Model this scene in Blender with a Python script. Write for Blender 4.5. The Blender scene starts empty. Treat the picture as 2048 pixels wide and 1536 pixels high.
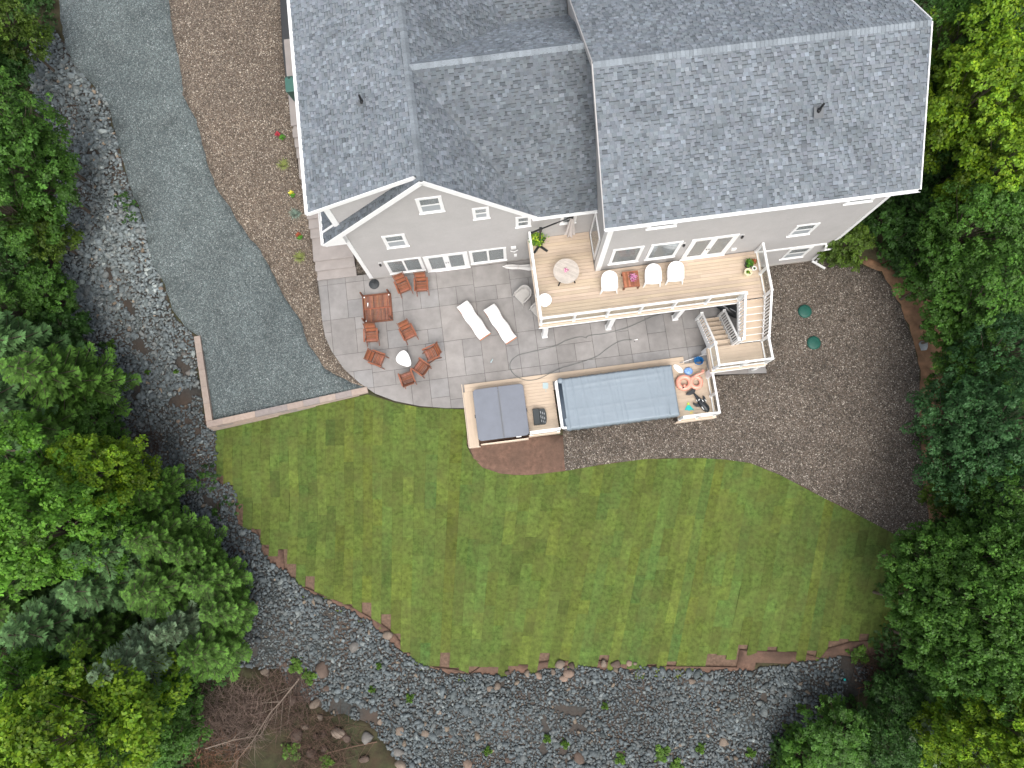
import bpy, bmesh, math, random
import numpy as np
from mathutils import Matrix, Vector
from mathutils.geometry import delaunay_2d_cdt, tessellate_polygon

# ------------------------------------------------------------------ camera
F, H = 1450.0, 33.0                      # focal length in photo pixels, height of the drone
PITCH, ROLL, YAW = math.radians(9.41), math.radians(-0.75), math.radians(7.4)
_c, _s = math.cos(PITCH), math.sin(PITCH)
_cr, _sr = math.cos(ROLL), math.sin(ROLL)
WC = np.array([[_cr, 0, _sr], [0, 1, 0], [-_sr, 0, _cr]]) @ np.array([[1, 0, 0], [0, _c, _s], [0, -_s, _c]])
SC = bpy.context.scene
COL = SC.collection
cam_data = bpy.data.cameras.new('drone_camera')
cam = bpy.data.objects.new('drone_camera', cam_data)
COL.objects.link(cam)
cam_data.sensor_width = 36.0
cam_data.lens = F / 2048 * 36.0
cam_data.clip_start = 0.5
cam_data.clip_end = 500.0
M = Matrix([[float(v) for v in r] for r in WC.T]).to_4x4()
M.translation = (0, 0, H)
cam.matrix_world = M
SC.camera = cam

# ------------------------------------------------------------------ light (overcast day)
world = bpy.data.worlds.new('World')
SC.world = world
world.use_nodes = True
wn = world.node_tree
for n in list(wn.nodes):
    wn.nodes.remove(n)
sky = wn.nodes.new('ShaderNodeTexSky')
sky.sky_type = 'NISHITA'
sky.sun_disc = False
sky.sun_elevation = math.radians(62)
sky.sun_rotation = math.radians(175)
sky.air_density = 1.0
sky.dust_density = 6.0
sky.ozone_density = 0.6
bgn = wn.nodes.new('ShaderNodeBackground')
bgn.inputs['Strength'].default_value = 0.15
won = wn.nodes.new('ShaderNodeOutputWorld')
hs = wn.nodes.new('ShaderNodeHueSaturation')          # overcast: the cloud layer greys the blue
hs.inputs['Saturation'].default_value = 0.45
wn.links.new(sky.outputs[0], hs.inputs['Color'])
wn.links.new(hs.outputs[0], bgn.inputs['Color'])
wn.links.new(bgn.outputs[0], won.inputs['Surface'])
sun_d = bpy.data.lights.new('sun', 'SUN')
sun_d.energy = 1.0
sun_d.angle = math.radians(55)
sun_d.color = (1.0, 0.965, 0.91)
sun = bpy.data.objects.new('sun', sun_d)
COL.objects.link(sun)
_e, _a = math.radians(62), math.radians(275)     # from the lower edge of the picture
sdir = Vector((math.cos(_e) * math.cos(_a), math.cos(_e) * math.sin(_a), math.sin(_e)))
sun.rotation_euler = sdir.to_track_quat('Z', 'Y').to_euler()
sun.location = (0, 0, 45)
SC.view_settings.view_transform = 'Standard'
SC.view_settings.look = 'None'
SC.view_settings.gamma = 1.0
SC.view_settings.use_curve_mapping = False
SC.view_settings.exposure = 0.62
SC.cycles.max_bounces = 5
SC.cycles.transparent_max_bounces = 8

rnd = random.Random(11)
RG = np.random.default_rng(7)

# ------------------------------------------------------------------ layout helpers
def P(u, v, z=0.0):
    """world point at height z seen at photo pixel (u, v)"""
    d = WC.T @ np.array([(u - 1024) / F, -(v - 768) / F, -1.0])
    t = (z - H) / d[2]
    return (float(d[0] * t), float(d[1] * t))

def pix(x, y, z):
    q = WC @ np.array([x, y, z - H])
    return 1024 - F * q[0] / q[2], 768 + F * q[1] / q[2]

OX, OY = P(741.6, 557.3, 0)              # corner of the house: origin of the house frame
CY, SY = math.cos(YAW), math.sin(YAW)
def hf(u, v, z=0.0):
    """house-frame (a, b) of a photo pixel at height z"""
    x, y = P(u, v, z)
    x -= OX; y -= OY
    return (x * CY + y * SY, -x * SY + y * CY)
def hw(a, b):
    return (OX + a * CY - b * SY, OY + a * SY + b * CY)

def link(o, parent=None):
    COL.objects.link(o)
    if parent is not None:
        o.parent = parent
    return o

def tag(o, label=None, cat=None, group=None, kind=None):
    if label: o['label'] = label
    if cat: o['category'] = cat
    if group: o['group'] = group
    if kind: o['kind'] = kind
    return o

def empty(name, loc=(0, 0, 0), rz=0.0, label=None, cat=None, group=None, kind=None):
    o = bpy.data.objects.new(name, None)
    o.empty_display_size = 0.2
    o.location = loc
    o.rotation_euler = (0, 0, rz)
    link(o)
    return tag(o, label, cat, group, kind)

class MB:
    """collects faces (with an optional tint per face) into one mesh"""
    def __init__(s):
        s.v, s.f, s.t = [], [], []
    def add(s, vs, fs, tint=None):
        n = len(s.v)
        s.v.extend(tuple(map(float, p)) for p in vs)
        for f in fs:
            s.f.append(tuple(i + n for i in f))
            s.t.append(tint if tint is not None else (1, 1, 1))
        return s
    def box(s, x0, x1, y0, y1, z0, z1, tint=None, bev=0.0):
        if bev > 0:
            b = bev
            vs = []
            for z, k in ((z0, 0), (z1 - b, 0), (z1, b)):
                for (x, y) in ((x0 + b, y0), (x1 - b, y0), (x1, y0 + b), (x1, y1 - b), (x1 - b, y1), (x0 + b, y1), (x0, y1 - b), (x0, y0 + b)):
                    cx, cy = (x0 + x1) / 2, (y0 + y1) / 2
                    vs.append((x - math.copysign(min(k, abs(x - cx)), x - cx), y - math.copysign(min(k, abs(y - cy)), y - cy), z))
            fs = []
            for r in range(2):
                for i in range(8):
                    j = (i + 1) % 8
                    fs.append((r * 8 + i, r * 8 + j, r * 8 + 8 + j, r * 8 + 8 + i))
            fs.append(tuple(range(16, 24)))
            fs.append(tuple(reversed(range(8))))
            return s.add(vs, fs, tint)
        vs = [(x0, y0, z0), (x1, y0, z0), (x1, y1, z0), (x0, y1, z0), (x0, y0, z1), (x1, y0, z1), (x1, y1, z1), (x0, y1, z1)]
        return s.add(vs, [(3, 2, 1, 0), (4, 5, 6, 7), (0, 1, 5, 4), (1, 2, 6, 5), (2, 3, 7, 6), (3, 0, 4, 7)], tint)
    def prism(s, pts, z0, z1, tint=None):
        """upright prism over a flat outline (counter-clockwise); z0/z1 numbers or lists"""
        n = len(pts)
        a0 = z0 if hasattr(z0, '__len__') else [z0] * n
        a1 = z1 if hasattr(z1, '__len__') else [z1] * n
        vs = [(p[0], p[1], a0[i]) for i, p in enumerate(pts)] + [(p[0], p[1], a1[i]) for i, p in enumerate(pts)]
        fs = [(i, (i + 1) % n, n + (i + 1) % n, n + i) for i in range(n)]
        fs += [tuple(range(n, 2 * n)), tuple(reversed(range(n)))]
        return s.add(vs, fs, tint)
    def bar(s, p, q, w, h=None, up=(0, 0, 1), tint=None, taper=1.0):
        """rectangular bar from p to q, w across and h along 'up'"""
        h = w if h is None else h
        p, q = Vector(p), Vector(q)
        d = (q - p).normalized()
        u = Vector(up)
        if abs(d.dot(u)) > 0.97:
            u = Vector((0, 1, 0))
        r = d.cross(u).normalized()
        u = r.cross(d).normalized()
        vs = []
        for e, k in ((p, 1.0), (q, taper)):
            for (a, b) in ((-1, -1), (1, -1), (1, 1), (-1, 1)):
                vs.append(e + r * a * w / 2 * k + u * b * h / 2 * k)
        return s.add(vs, [(0, 1, 5, 4), (1, 2, 6, 5), (2, 3, 7, 6), (3, 0, 4, 7), (3, 2, 1, 0), (4, 5, 6, 7)], tint)
    def tube(s, pts, rad, n=6, tint=None, cap=True):
        pts = [Vector(p) for p in pts]
        m = len(pts)
        rs = rad if hasattr(rad, '__len__') else [rad] * m
        vs = []
        pu = None
        for i in range(m):
            d = (pts[min(i + 1, m - 1)] - pts[max(i - 1, 0)]).normalized()
            if pu is None:
                u = Vector((0, 0, 1)) if abs(d.z) < 0.9 else Vector((1, 0, 0))
            else:
                u = pu
            r = d.cross(u)
            if r.length < 1e-5:
                r = d.cross(Vector((0.3, 1, 0.2)))
            r.normalize()
            u = r.cross(d).normalized()
            pu = u
            for k in range(n):
                a = 2 * math.pi * k / n
                vs.append(pts[i] + (r * math.cos(a) + u * math.sin(a)) * rs[i])
        fs = []
        for i in range(m - 1):
            for k in range(n):
                fs.append((i * n + k, i * n + (k + 1) % n, (i + 1) * n + (k + 1) % n, (i + 1) * n + k))
        if cap:
            fs.append(tuple(reversed(range(n))))
            fs.append(tuple(range((m - 1) * n, m * n)))
        return s.add(vs, fs, tint)
    def lathe(s, prof, c=(0, 0, 0), n=20, tint=None, sx=1.0, sy=1.0):
        """surface of revolution about z; prof = [(r, z)...] from the bottom up"""
        vs, fs = [], []
        m = len(prof)
        for r, z in prof:
            for k in range(n):
                a = 2 * math.pi * k / n
                vs.append((c[0] + r * sx * math.cos(a), c[1] + r * sy * math.sin(a), c[2] + z))
        for i in range(m - 1):
            for k in range(n):
                fs.append((i * n + k, i * n + (k + 1) % n, (i + 1) * n + (k + 1) % n, (i + 1) * n + k))
        if prof[-1][0] > 1e-4: fs.append(tuple(range((m - 1) * n, m * n)))
        if prof[0][0] > 1e-4: fs.append(tuple(reversed(range(n))))
        return s.add(vs, fs, tint)
    def mesh(s, name, mat, smooth=False, tints=True):
        me = bpy.data.meshes.new(name)
        me.from_pydata(s.v, [], s.f)
        if tints:
            at = me.color_attributes.new('tint', 'FLOAT_COLOR', 'CORNER')
            cols = np.ones((len(me.loops), 4), 'f')
            i = 0
            for f, t in zip(s.f, s.t):
                cols[i:i + len(f), :3] = t
                i += len(f)
            at.data.foreach_set('color', cols.ravel())
        me.materials.append(mat)
        if smooth:
            me.polygons.foreach_set('use_smooth', [True] * len(me.polygons))
        me.update()
        return me
    def build(s, name, mat, parent=None, smooth=False, loc=None, kind=None, bevel=0.0):
        o = bpy.data.objects.new(name, s.mesh(name, mat, smooth))
        link(o, parent)
        if loc is not None: o.location = loc
        if kind: o['kind'] = kind
        if bevel:
            b = o.modifiers.new('bevel', 'BEVEL'); b.width = bevel; b.segments = 2; b.limit_method = 'ANGLE'
        return o

def copy_tree(o, parent=None):
    c = o.copy()
    link(c, None)
    if parent is not None: c.parent = parent
    for ch in list(o.children):
        copy_tree(ch, c)
    return c

# ------------------------------------------------------------------ materials
def N(nt, t, **kw):
    n = nt.nodes.new(t)
    for k, v in kw.items():
        if k in n.inputs: n.inputs[k].default_value = v
        else: setattr(n, k, v)
    return n

def mat(name, col, rough=0.7, tint=False, noise=0.0, nscale=8.0, bump=0.0, bscale=40.0, metal=0.0, spec=0.4, noise2=0.0, n2scale=1.0, col2=None, stretch=None, coat=0.0):
    m = bpy.data.materials.new(name)
    m.use_nodes = True
    nt = m.node_tree
    b = nt.nodes['Principled BSDF']
    b.inputs['Roughness'].default_value = rough
    b.inputs['Metallic'].default_value = metal
    b.inputs['Specular IOR Level'].default_value = spec
    if coat: b.inputs['Coat Weight'].default_value = coat
    geo = N(nt, 'ShaderNodeNewGeometry')
    src = geo.outputs['Position']
    if stretch:
        tc = N(nt, 'ShaderNodeTexCoord')
        mp = N(nt, 'ShaderNodeMapping')
        mp.inputs['Scale'].default_value = stretch
        nt.links.new(tc.outputs['Object'], mp.inputs['Vector'])
        src = mp.outputs[0]
    rgb = N(nt, 'ShaderNodeRGB'); rgb.outputs[0].default_value = (*col, 1)
    cur = rgb.outputs[0]
    if tint:
        at = N(nt, 'ShaderNodeAttribute', attribute_name='tint')
        mx = N(nt, 'ShaderNodeMix', data_type='RGBA', blend_type='MULTIPLY'); mx.inputs[0].default_value = 1
        nt.links.new(cur, mx.inputs[6]); nt.links.new(at.outputs['Color'], mx.inputs[7]); cur = mx.outputs[2]
    for amt, scl, c2 in ((noise, nscale, None), (noise2, n2scale, col2)):
        if amt:
            nz = N(nt, 'ShaderNodeTexNoise', Scale=scl, Detail=4.0, Roughness=0.6)
            nt.links.new(src, nz.inputs['Vector'])
            mr = N(nt, 'ShaderNodeMapRange'); mr.inputs[1].default_value = .3; mr.inputs[2].default_value = .7
            nt.links.new(nz.outputs['Fac'], mr.inputs[0])
            if c2:
                mr.inputs[3].default_value = 0; mr.inputs[4].default_value = amt
                mx = N(nt, 'ShaderNodeMix', data_type='RGBA')
                nt.links.new(mr.outputs[0], mx.inputs[0]); nt.links.new(cur, mx.inputs[6]); mx.inputs[7].default_value = (*c2, 1)
            else:
                mr.inputs[3].default_value = 1 - amt; mr.inputs[4].default_value = 1 + amt
                mx = N(nt, 'ShaderNodeMix', data_type='RGBA', blend_type='MULTIPLY'); mx.inputs[0].default_value = 1
                nt.links.new(cur, mx.inputs[6]); nt.links.new(mr.outputs[0], mx.inputs[7])
            cur = mx.outputs[2]
    nt.links.new(cur, b.inputs['Base Color'])
    if bump:
        nz = N(nt, 'ShaderNodeTexNoise', Scale=bscale, Detail=3.0)
        nt.links.new(src, nz.inputs['Vector'])
        bp = N(nt, 'ShaderNodeBump', Strength=bump, Distance=0.02)
        nt.links.new(nz.outputs['Fac'], bp.inputs['Height'])
        nt.links.new(bp.outputs[0], b.inputs['Normal'])
    return m

def ramp(nt, stops, interp='LINEAR'):
    r = nt.nodes.new('ShaderNodeValToRGB')
    cr = r.color_ramp
    cr.interpolation = interp
    while len(cr.elements) < len(stops): cr.elements.new(0.5)
    for e, (p, c) in zip(cr.elements, stops):
        e.position = p; e.color = (*c, 1)
    return r

def gravel_mat(name, stops, scale, big, bumpd=0.03, patch=None, patch_col=None, patch_scale=0.35, patch_lo=.52):
    """loose gravel: every cell of a voronoi pattern is one pebble with its own colour and relief"""
    m = bpy.data.materials.new(name); m.use_nodes = True
    nt = m.node_tree; b = nt.nodes['Principled BSDF']
    b.inputs['Roughness'].default_value = 0.85
    geo = N(nt, 'ShaderNodeNewGeometry')
    vo = N(nt, 'ShaderNodeTexVoronoi', Scale=scale); nt.links.new(geo.outputs['Position'], vo.inputs['Vector'])
    sp = N(nt, 'ShaderNodeSeparateColor'); nt.links.new(vo.outputs['Color'], sp.inputs[0])
    r = ramp(nt, stops); nt.links.new(sp.outputs[0], r.inputs[0])
    vo2 = N(nt, 'ShaderNodeTexVoronoi', Scale=scale * 0.45); nt.links.new(geo.outputs['Position'], vo2.inputs['Vector'])
    sp2 = N(nt, 'ShaderNodeSeparateColor'); nt.links.new(vo2.outputs['Color'], sp2.inputs[0])
    mr0 = N(nt, 'ShaderNodeMapRange'); mr0.inputs[3].default_value = .72; mr0.inputs[4].default_value = 1.28
    nt.links.new(sp2.outputs[1], mr0.inputs[0])
    mx0 = N(nt, 'ShaderNodeMix', data_type='RGBA', blend_type='MULTIPLY'); mx0.inputs[0].default_value = 1
    nt.links.new(r.outputs[0], mx0.inputs[6]); nt.links.new(mr0.outputs[0], mx0.inputs[7])
    nz = N(nt, 'ShaderNodeTexNoise', Scale=0.9, Detail=5.0, Roughness=.6); nt.links.new(geo.outputs['Position'], nz.inputs['Vector'])
    mr = N(nt, 'ShaderNodeMapRange'); mr.inputs[1].default_value = .3; mr.inputs[2].default_value = .7
    mr.inputs[3].default_value = 1 - big; mr.inputs[4].default_value = 1 + big
    nt.links.new(nz.outputs['Fac'], mr.inputs[0])
    mx = N(nt, 'ShaderNodeMix', data_type='RGBA', blend_type='MULTIPLY'); mx.inputs[0].default_value = 1
    nt.links.new(mx0.outputs[2], mx.inputs[6]); nt.links.new(mr.outputs[0], mx.inputs[7])
    cur = mx.outputs[2]
    if patch:
        n3 = N(nt, 'ShaderNodeTexNoise', Scale=patch_scale, Detail=4.0); nt.links.new(geo.outputs['Position'], n3.inputs['Vector'])
        m3 = N(nt, 'ShaderNodeMapRange'); m3.inputs[1].default_value = patch_lo; m3.inputs[2].default_value = patch_lo + .14
        m3.inputs[4].default_value = patch
        nt.links.new(n3.outputs['Fac'], m3.inputs[0])
        mx3 = N(nt, 'ShaderNodeMix', data_type='RGBA', blend_type='MULTIPLY'); mx3.inputs[7].default_value = (*patch_col, 1)
        nt.links.new(m3.outputs[0], mx3.inputs[0]); nt.links.new(cur, mx3.inputs[6]); cur = mx3.outputs[2]
    nt.links.new(cur, b.inputs['Base Color'])
    bp = N(nt, 'ShaderNodeBump', Strength=1.0, Distance=bumpd); bp.invert = True
    nt.links.new(vo.outputs['Distance'], bp.inputs['Height']); nt.links.new(bp.outputs[0], b.inputs['Normal'])
    return m

WHITE = mat('white_trim_paint', (.80, .81, .81), .45, noise=.03, nscale=3)
VINYL = mat('grey_siding', (.392, .384, .380), .6, noise=.05, nscale=1.3, noise2=.04, n2scale=14)
SHING = mat('roof_shingle', (.166, .190, .214), .93, tint=True, noise=.12, nscale=30, noise2=.14, n2scale=.8, bump=.5, bscale=90, spec=.25)
DARKROOF = mat('roof_felt', (.13, .14, .15), .95)
CONC = mat('house_foundation', (.40, .385, .36), .85, noise=.1, nscale=6, bump=.2)
DECKM = mat('deck_composite', (.485, .392, .300), .62, tint=True, noise=.05, nscale=2.0, bump=.15, bscale=60)
FASC = mat('deck_fascia', (.66, .55, .44), .6, noise=.04, nscale=3)
BLACKM = mat('black_metal', (.02, .021, .023), .45)
TEAK = mat('oiled_brown_wood', (.22, .082, .045), .5, tint=True, noise=.22, nscale=9, bump=.15, bscale=50)
WHITEP = mat('white_plastic', (.85, .86, .86), .5)
GREYP = mat('light_grey_resin', (.40, .39, .375), .6, noise=.04, nscale=8)
GREENP = mat('dark_green_plastic', (.012, .085, .065), .5, noise=.15, nscale=4)
BINM = mat('green_bin_plastic', (.06, .15, .125), .5, noise=.06)
PIPEM = mat('black_vent_pipe', (.015, .016, .018), .5)
SLABM = mat('stamped_concrete', (.240, .232, .227), .8, tint=True, noise=.11, nscale=2.2, noise2=.22, n2scale=.38, bump=.35, bscale=18)
JOINT = mat('patio_joint', (.06, .055, .05), .95, noise=.2)
STEPM = mat('step_concrete', (.30, .275, .262), .8, noise=.08, nscale=2.5, bump=.3, bscale=20)
ASPH = mat('asphalt', (.045, .048, .052), .9, noise=.15, nscale=30)
SOIL = mat('red_brown_soil', (.145, .086, .062), .97, noise=.3, nscale=5, noise2=.75, n2scale=.9, col2=(.09, .06, .045), bump=.8, bscale=12)
BLOCKM = mat('wall_block_concrete', (.33, .29, .262), .9, tint=True, noise=.1, nscale=8, bump=.4, bscale=30)
# ------------------------------------------------------------------ terrain heights
edgeL = [(120, 30, 2.6), (185, 170, 2.3), (240, 300, 1.9), (285, 430, 1.3), (330, 570, .6), (388, 668, .0)]
UP = edgeL + [(396, 690, -.16), (403, 720, -.16), (410, 760, -.16), (416, 800, -.18), (424, 838, -.2), (450, 838, -.2), (490, 828, -.18), (530, 818, -.18), (570, 808, -.16), (610, 798, -.14), (650, 790, -.12), (690, 782, -.08), (200, -60, 2.8), (300, 0, 2.7), (300, 200, 2.3), (330, 330, 1.8), (350, 450, 1.25), (420, 560, .5), (500, 640, .1), (400, 680, -.02), (430, 830, -.03),
      (600, 780, -.02), (700, 765, -.01), (740, 770, 0), (400, 60, 2.7), (560, 20, 2.62), (560, 200, 2.5), (575, 190, 2.5), (583, 255, 2.4), (592, 318, 1.9), (599, 360, 1.75),
      (612, 420, 1.2), (622, 478, .6), (628, 524, .45), (635, 562, .0), (645, 640, 0), (665, 700, 0), (700, 745, 0), (560, 560, .12), (520, 480, .7), (470, 350, 1.6),
      (450, 200, 2.4), (640, 250, 2.4), (700, 100, 2.5)]
LO = edgeL + [(740, 795, -.10), (800, 812, -.12), (880, 825, -.14), (932, 826, -.18), (405, 760, -.45), (425, 862, -.85), (510, 838, -.7), (580, 822, -.52), (660, 806, -.3), (1030, 900, -.75),
      (1128, 900, -.78), (1300, 900, -.78), (1450, 840, -.7), (1540, 745, -.14), (1550, 640, -.08), (1545, 540, -.06), (1640, 530, -.05), (1750, 560, 0), (1840, 700, -.2),
      (1840, 1000, -.9), (1000, 1100, -1.1), (1500, 1100, -1.15), (600, 1050, -1.3), (1000, 1340, -1.6), (1500, 1340, -1.6), (1750, 1270, -1.45), (480, 1060, -1.5),
      (560, 1400, -2.3), (1000, 1530, -2.4), (1500, 1500, -2.3), (300, 900, -2.1), (290, 740, -1.4), (200, 600, -.9), (150, 430, .0), (130, 250, 1.0), (80, 70, 1.9), (40, 60, 1.6),
      (0, 1000, -2.5), (200, 1300, -2.8), (0, 400, -.4), (1900, 500, .3), (2040, 200, .5), (2040, 1000, -.8), (1900, 1400, -1.8), (1700, 400, 0), (1850, 100, .4)]
def _ctl(L):
    return np.array([(*P(u, v, z), z) for u, v, z in L])
UPc, LOc = _ctl(UP), _ctl(LO)
def idw(C, x, y):
    x = np.atleast_1d(np.asarray(x, float)); y = np.atleast_1d(np.asarray(y, float))
    d2 = (x[:, None] - C[None, :, 0]) ** 2 + (y[:, None] - C[None, :, 1]) ** 2 + 0.6
    w = d2 ** -1.6
    return (w * C[None, :, 2]).sum(1) / w.sum(1)
def GU(x, y): return float(idw(UPc, x, y)[0])
def GL(x, y): return float(idw(LOc, x, y)[0])
def PG(u, v, up=False, dz=0.0):
    """point of the terrain seen at a photo pixel"""
    z = 0.0
    for _ in range(5):
        x, y = P(u, v, z)
        z = GU(x, y) if up else GL(x, y)
    return (x, y, z + dz)

# ------------------------------------------------------------------ ground regions, outlines traced from the photograph
def smooth(L, it=1, closed=True):
    for _ in range(it):
        out = []
        n = len(L)
        for i in range(n if closed else n - 1):
            a, b = L[i], L[(i + 1) % n]
            out.append((a[0] * .75 + b[0] * .25, a[1] * .75 + b[1] * .25))
            out.append((a[0] * .25 + b[0] * .75, a[1] * .25 + b[1] * .75))
        L = out
    return L
def jag(L, amp, step=14, seed=1):
    """break a smooth outline into an irregular one"""
    r = random.Random(seed)
    out = []
    n = len(L)
    for i in range(n):
        a, b = L[i], L[(i + 1) % n]
        d = math.dist(a, b)
        k = max(1, int(d / step))
        for j in range(k):
            t = j / k
            out.append((a[0] + (b[0] - a[0]) * t + r.uniform(-amp, amp), a[1] + (b[1] - a[1]) * t + r.uniform(-amp, amp)))
    return out

DRIVE = jag([(112, -60), (120, 30), (130, 90), (150, 130), (185, 170), (215, 205), (226, 250), (240, 300), (262, 380), (285, 430), (298, 500), (305, 530), (330, 570), (345, 620), (372, 655), (394, 670),
             (422, 842), (440, 848), (735, 776), (690, 760), (650, 738), (618, 690), (600, 640), (572, 600), (550, 555), (520, 500), (490, 465), (460, 415), (430, 370), (410, 310), (392, 240), (366, 190), (360, 130), (345, 60), (332, -60)], 1.5, 12)
BROWNW = [(320, -60), (335, 60), (350, 130), (355, 190), (380, 240), (400, 310), (420, 370), (450, 425), (480, 475), (510, 510), (540, 560), (560, 600), (590, 650), (605, 700), (640, 750), (690, 775), (738, 782), (720, 762),
          (690, 738), (665, 705), (650, 675), (644, 640), (640, 600), (636, 562), (630, 524), (622, 478), (612, 420), (602, 360), (592, 318), (586, 254), (600, 180), (640, 100), (640, -60)]
ASPHALT = [(557, -60), (560, 0), (563, 60), (566, 110), (572, 160), (578, 196), (640, 190), (640, -60)]
PATIO_HF = [hf(635, 562), hf(640, 600), hf(644, 640), hf(650, 673), hf(663, 702), hf(688, 738), hf(718, 765), hf(750, 787), hf(790, 802), hf(840, 812), hf(890, 816), hf(934, 816)] + \
           [(3.9, -6.4), (14.0, -6.4), (14.3, -6.55), (17.7, -6.88), (17.45, -1.85), (10.3, -1.85), (10.3, .02), (-.03, .02), (-.03, .24), (-2.55, .24)]
SOIL1 = [(925, 870), (938, 895), (948, 915), (965, 935), (1000, 948), (1060, 950), (1130, 942), (1126, 870)]
BROWNE = jag([(1126, 860), (1130, 942), (1200, 930), (1290, 918), (1400, 916), (1500, 926), (1560, 950), (1640, 992), (1720, 1032), (1795, 1078), (1845, 1085), (1862, 1060), (1852, 1000), (1845, 950), (1842, 900), (1838, 850), (1840, 800),
          (1838, 740), (1826, 680), (1800, 612), (1782, 575), (1762, 545), (1700, 520), (1640, 512), (1530, 520), (1480, 640), (1400, 700), (1340, 800)], 1.5, 14, 3)
BANK = jag([(1700, 515), (1762, 545), (1800, 612), (1826, 680), (1838, 740), (1840, 850), (1845, 950), (1862, 1060), (1895, 1060), (1885, 950), (1880, 900), (1890, 800), (1895, 700), (1890, 640), (1860, 580), (1800, 530)], 4, 14, 4)
ROCKS = jag([(78, 52), (110, 58), (135, 90), (185, 170), (215, 205), (226, 250), (240, 300), (262, 380), (285, 430), (298, 500), (305, 530), (330, 570), (345, 620), (372, 655), (388, 672), (412, 850), (430, 858),
          (436, 965), (470, 975), (478, 1048), (512, 1070), (530, 1115), (566, 1140), (600, 1172), (660, 1200), (740, 1240), (800, 1300), (850, 1330), (900, 1345), (980, 1350), (1050, 1345), (1160, 1335), (1300, 1338), (1480, 1343), (1600, 1325), (1700, 1310), (1745, 1335),
          (1730, 1380), (1640, 1440), (1560, 1480), (1500, 1600), (760, 1600), (800, 1530), (740, 1450), (650, 1420), (590, 1400), (560, 1335), (480, 1330), (430, 1130), (380, 1080), (340, 1000), (290, 950), (230, 880), (200, 800), (160, 700), (120, 560), (110, 400), (95, 300), (70, 200), (55, 110)], 5, 16, 5)
LAWN = [(431, 856), (735, 789), (760, 796), (790, 806), (840, 815), (932, 819), (934, 893), (940, 905), (948, 918), (965, 935), (1000, 947), (1030, 950), (1060, 950), (1130, 942), (1200, 930), (1290, 918), (1400, 916), (1450, 919), (1500, 926), (1560, 950), (1640, 992), (1720, 1032), (1830, 1090),
        (1830, 1240), (1750, 1262), (1740, 1282), (1700, 1285), (1655, 1298), (1640, 1316), (1600, 1305), (1480, 1300), (1474, 1335), (1300, 1332), (1200, 1322), (1100, 1322), (1050, 1330), (975, 1325), (940, 1348), (920, 1340), (870, 1335),
        (815, 1305), (790, 1270), (765, 1250), (700, 1212), (640, 1188), (598, 1170), (568, 1140), (566, 1100), (530, 1095), (512, 1060), (478, 1040), (472, 972), (437, 970), (431, 900)]
_lc = (1130, 1090)
EDGE = [(_lc[0] + (u - _lc[0]) * 1.09, _lc[1] + (v - _lc[1]) * 1.12) for u, v in LAWN if v > 850]
def world_poly(L, up=False):
    return [PG(u, v, up)[:2] for u, v in L]
W = {
    'drive': world_poly(DRIVE, True), 'brownw': world_poly(BROWNW, True), 'asphalt': world_poly(ASPHALT, True),
    'patio': [hw(a, b) for a, b in PATIO_HF], 'soil': world_poly(SOIL1), 'browne': world_poly(BROWNE), 'bank': world_poly(BANK),
    'rocks': world_poly(ROCKS), 'lawn': world_poly(LAWN), 'edge': world_poly(EDGE)}
UPPER = ('drive', 'brownw', 'asphalt')
PRIOR = ['patio', 'asphalt', 'drive', 'brownw', 'lawn', 'soil', 'browne', 'bank', 'rocks', 'edge']

def inside(poly, pts):
    pts = np.asarray(pts, float).reshape(-1, 2)
    x, y = pts[:, 0], pts[:, 1]
    r = np.zeros(len(pts), bool)
    n = len(poly)
    for i in range(n):
        x0, y0 = poly[i]; x1, y1 = poly[(i + 1) % n]
        if y0 == y1: continue
        c = ((y0 > y) != (y1 > y)) & (x < (x1 - x0) * (y - y0) / (y1 - y0) + x0)
        r ^= c
    return r

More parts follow.
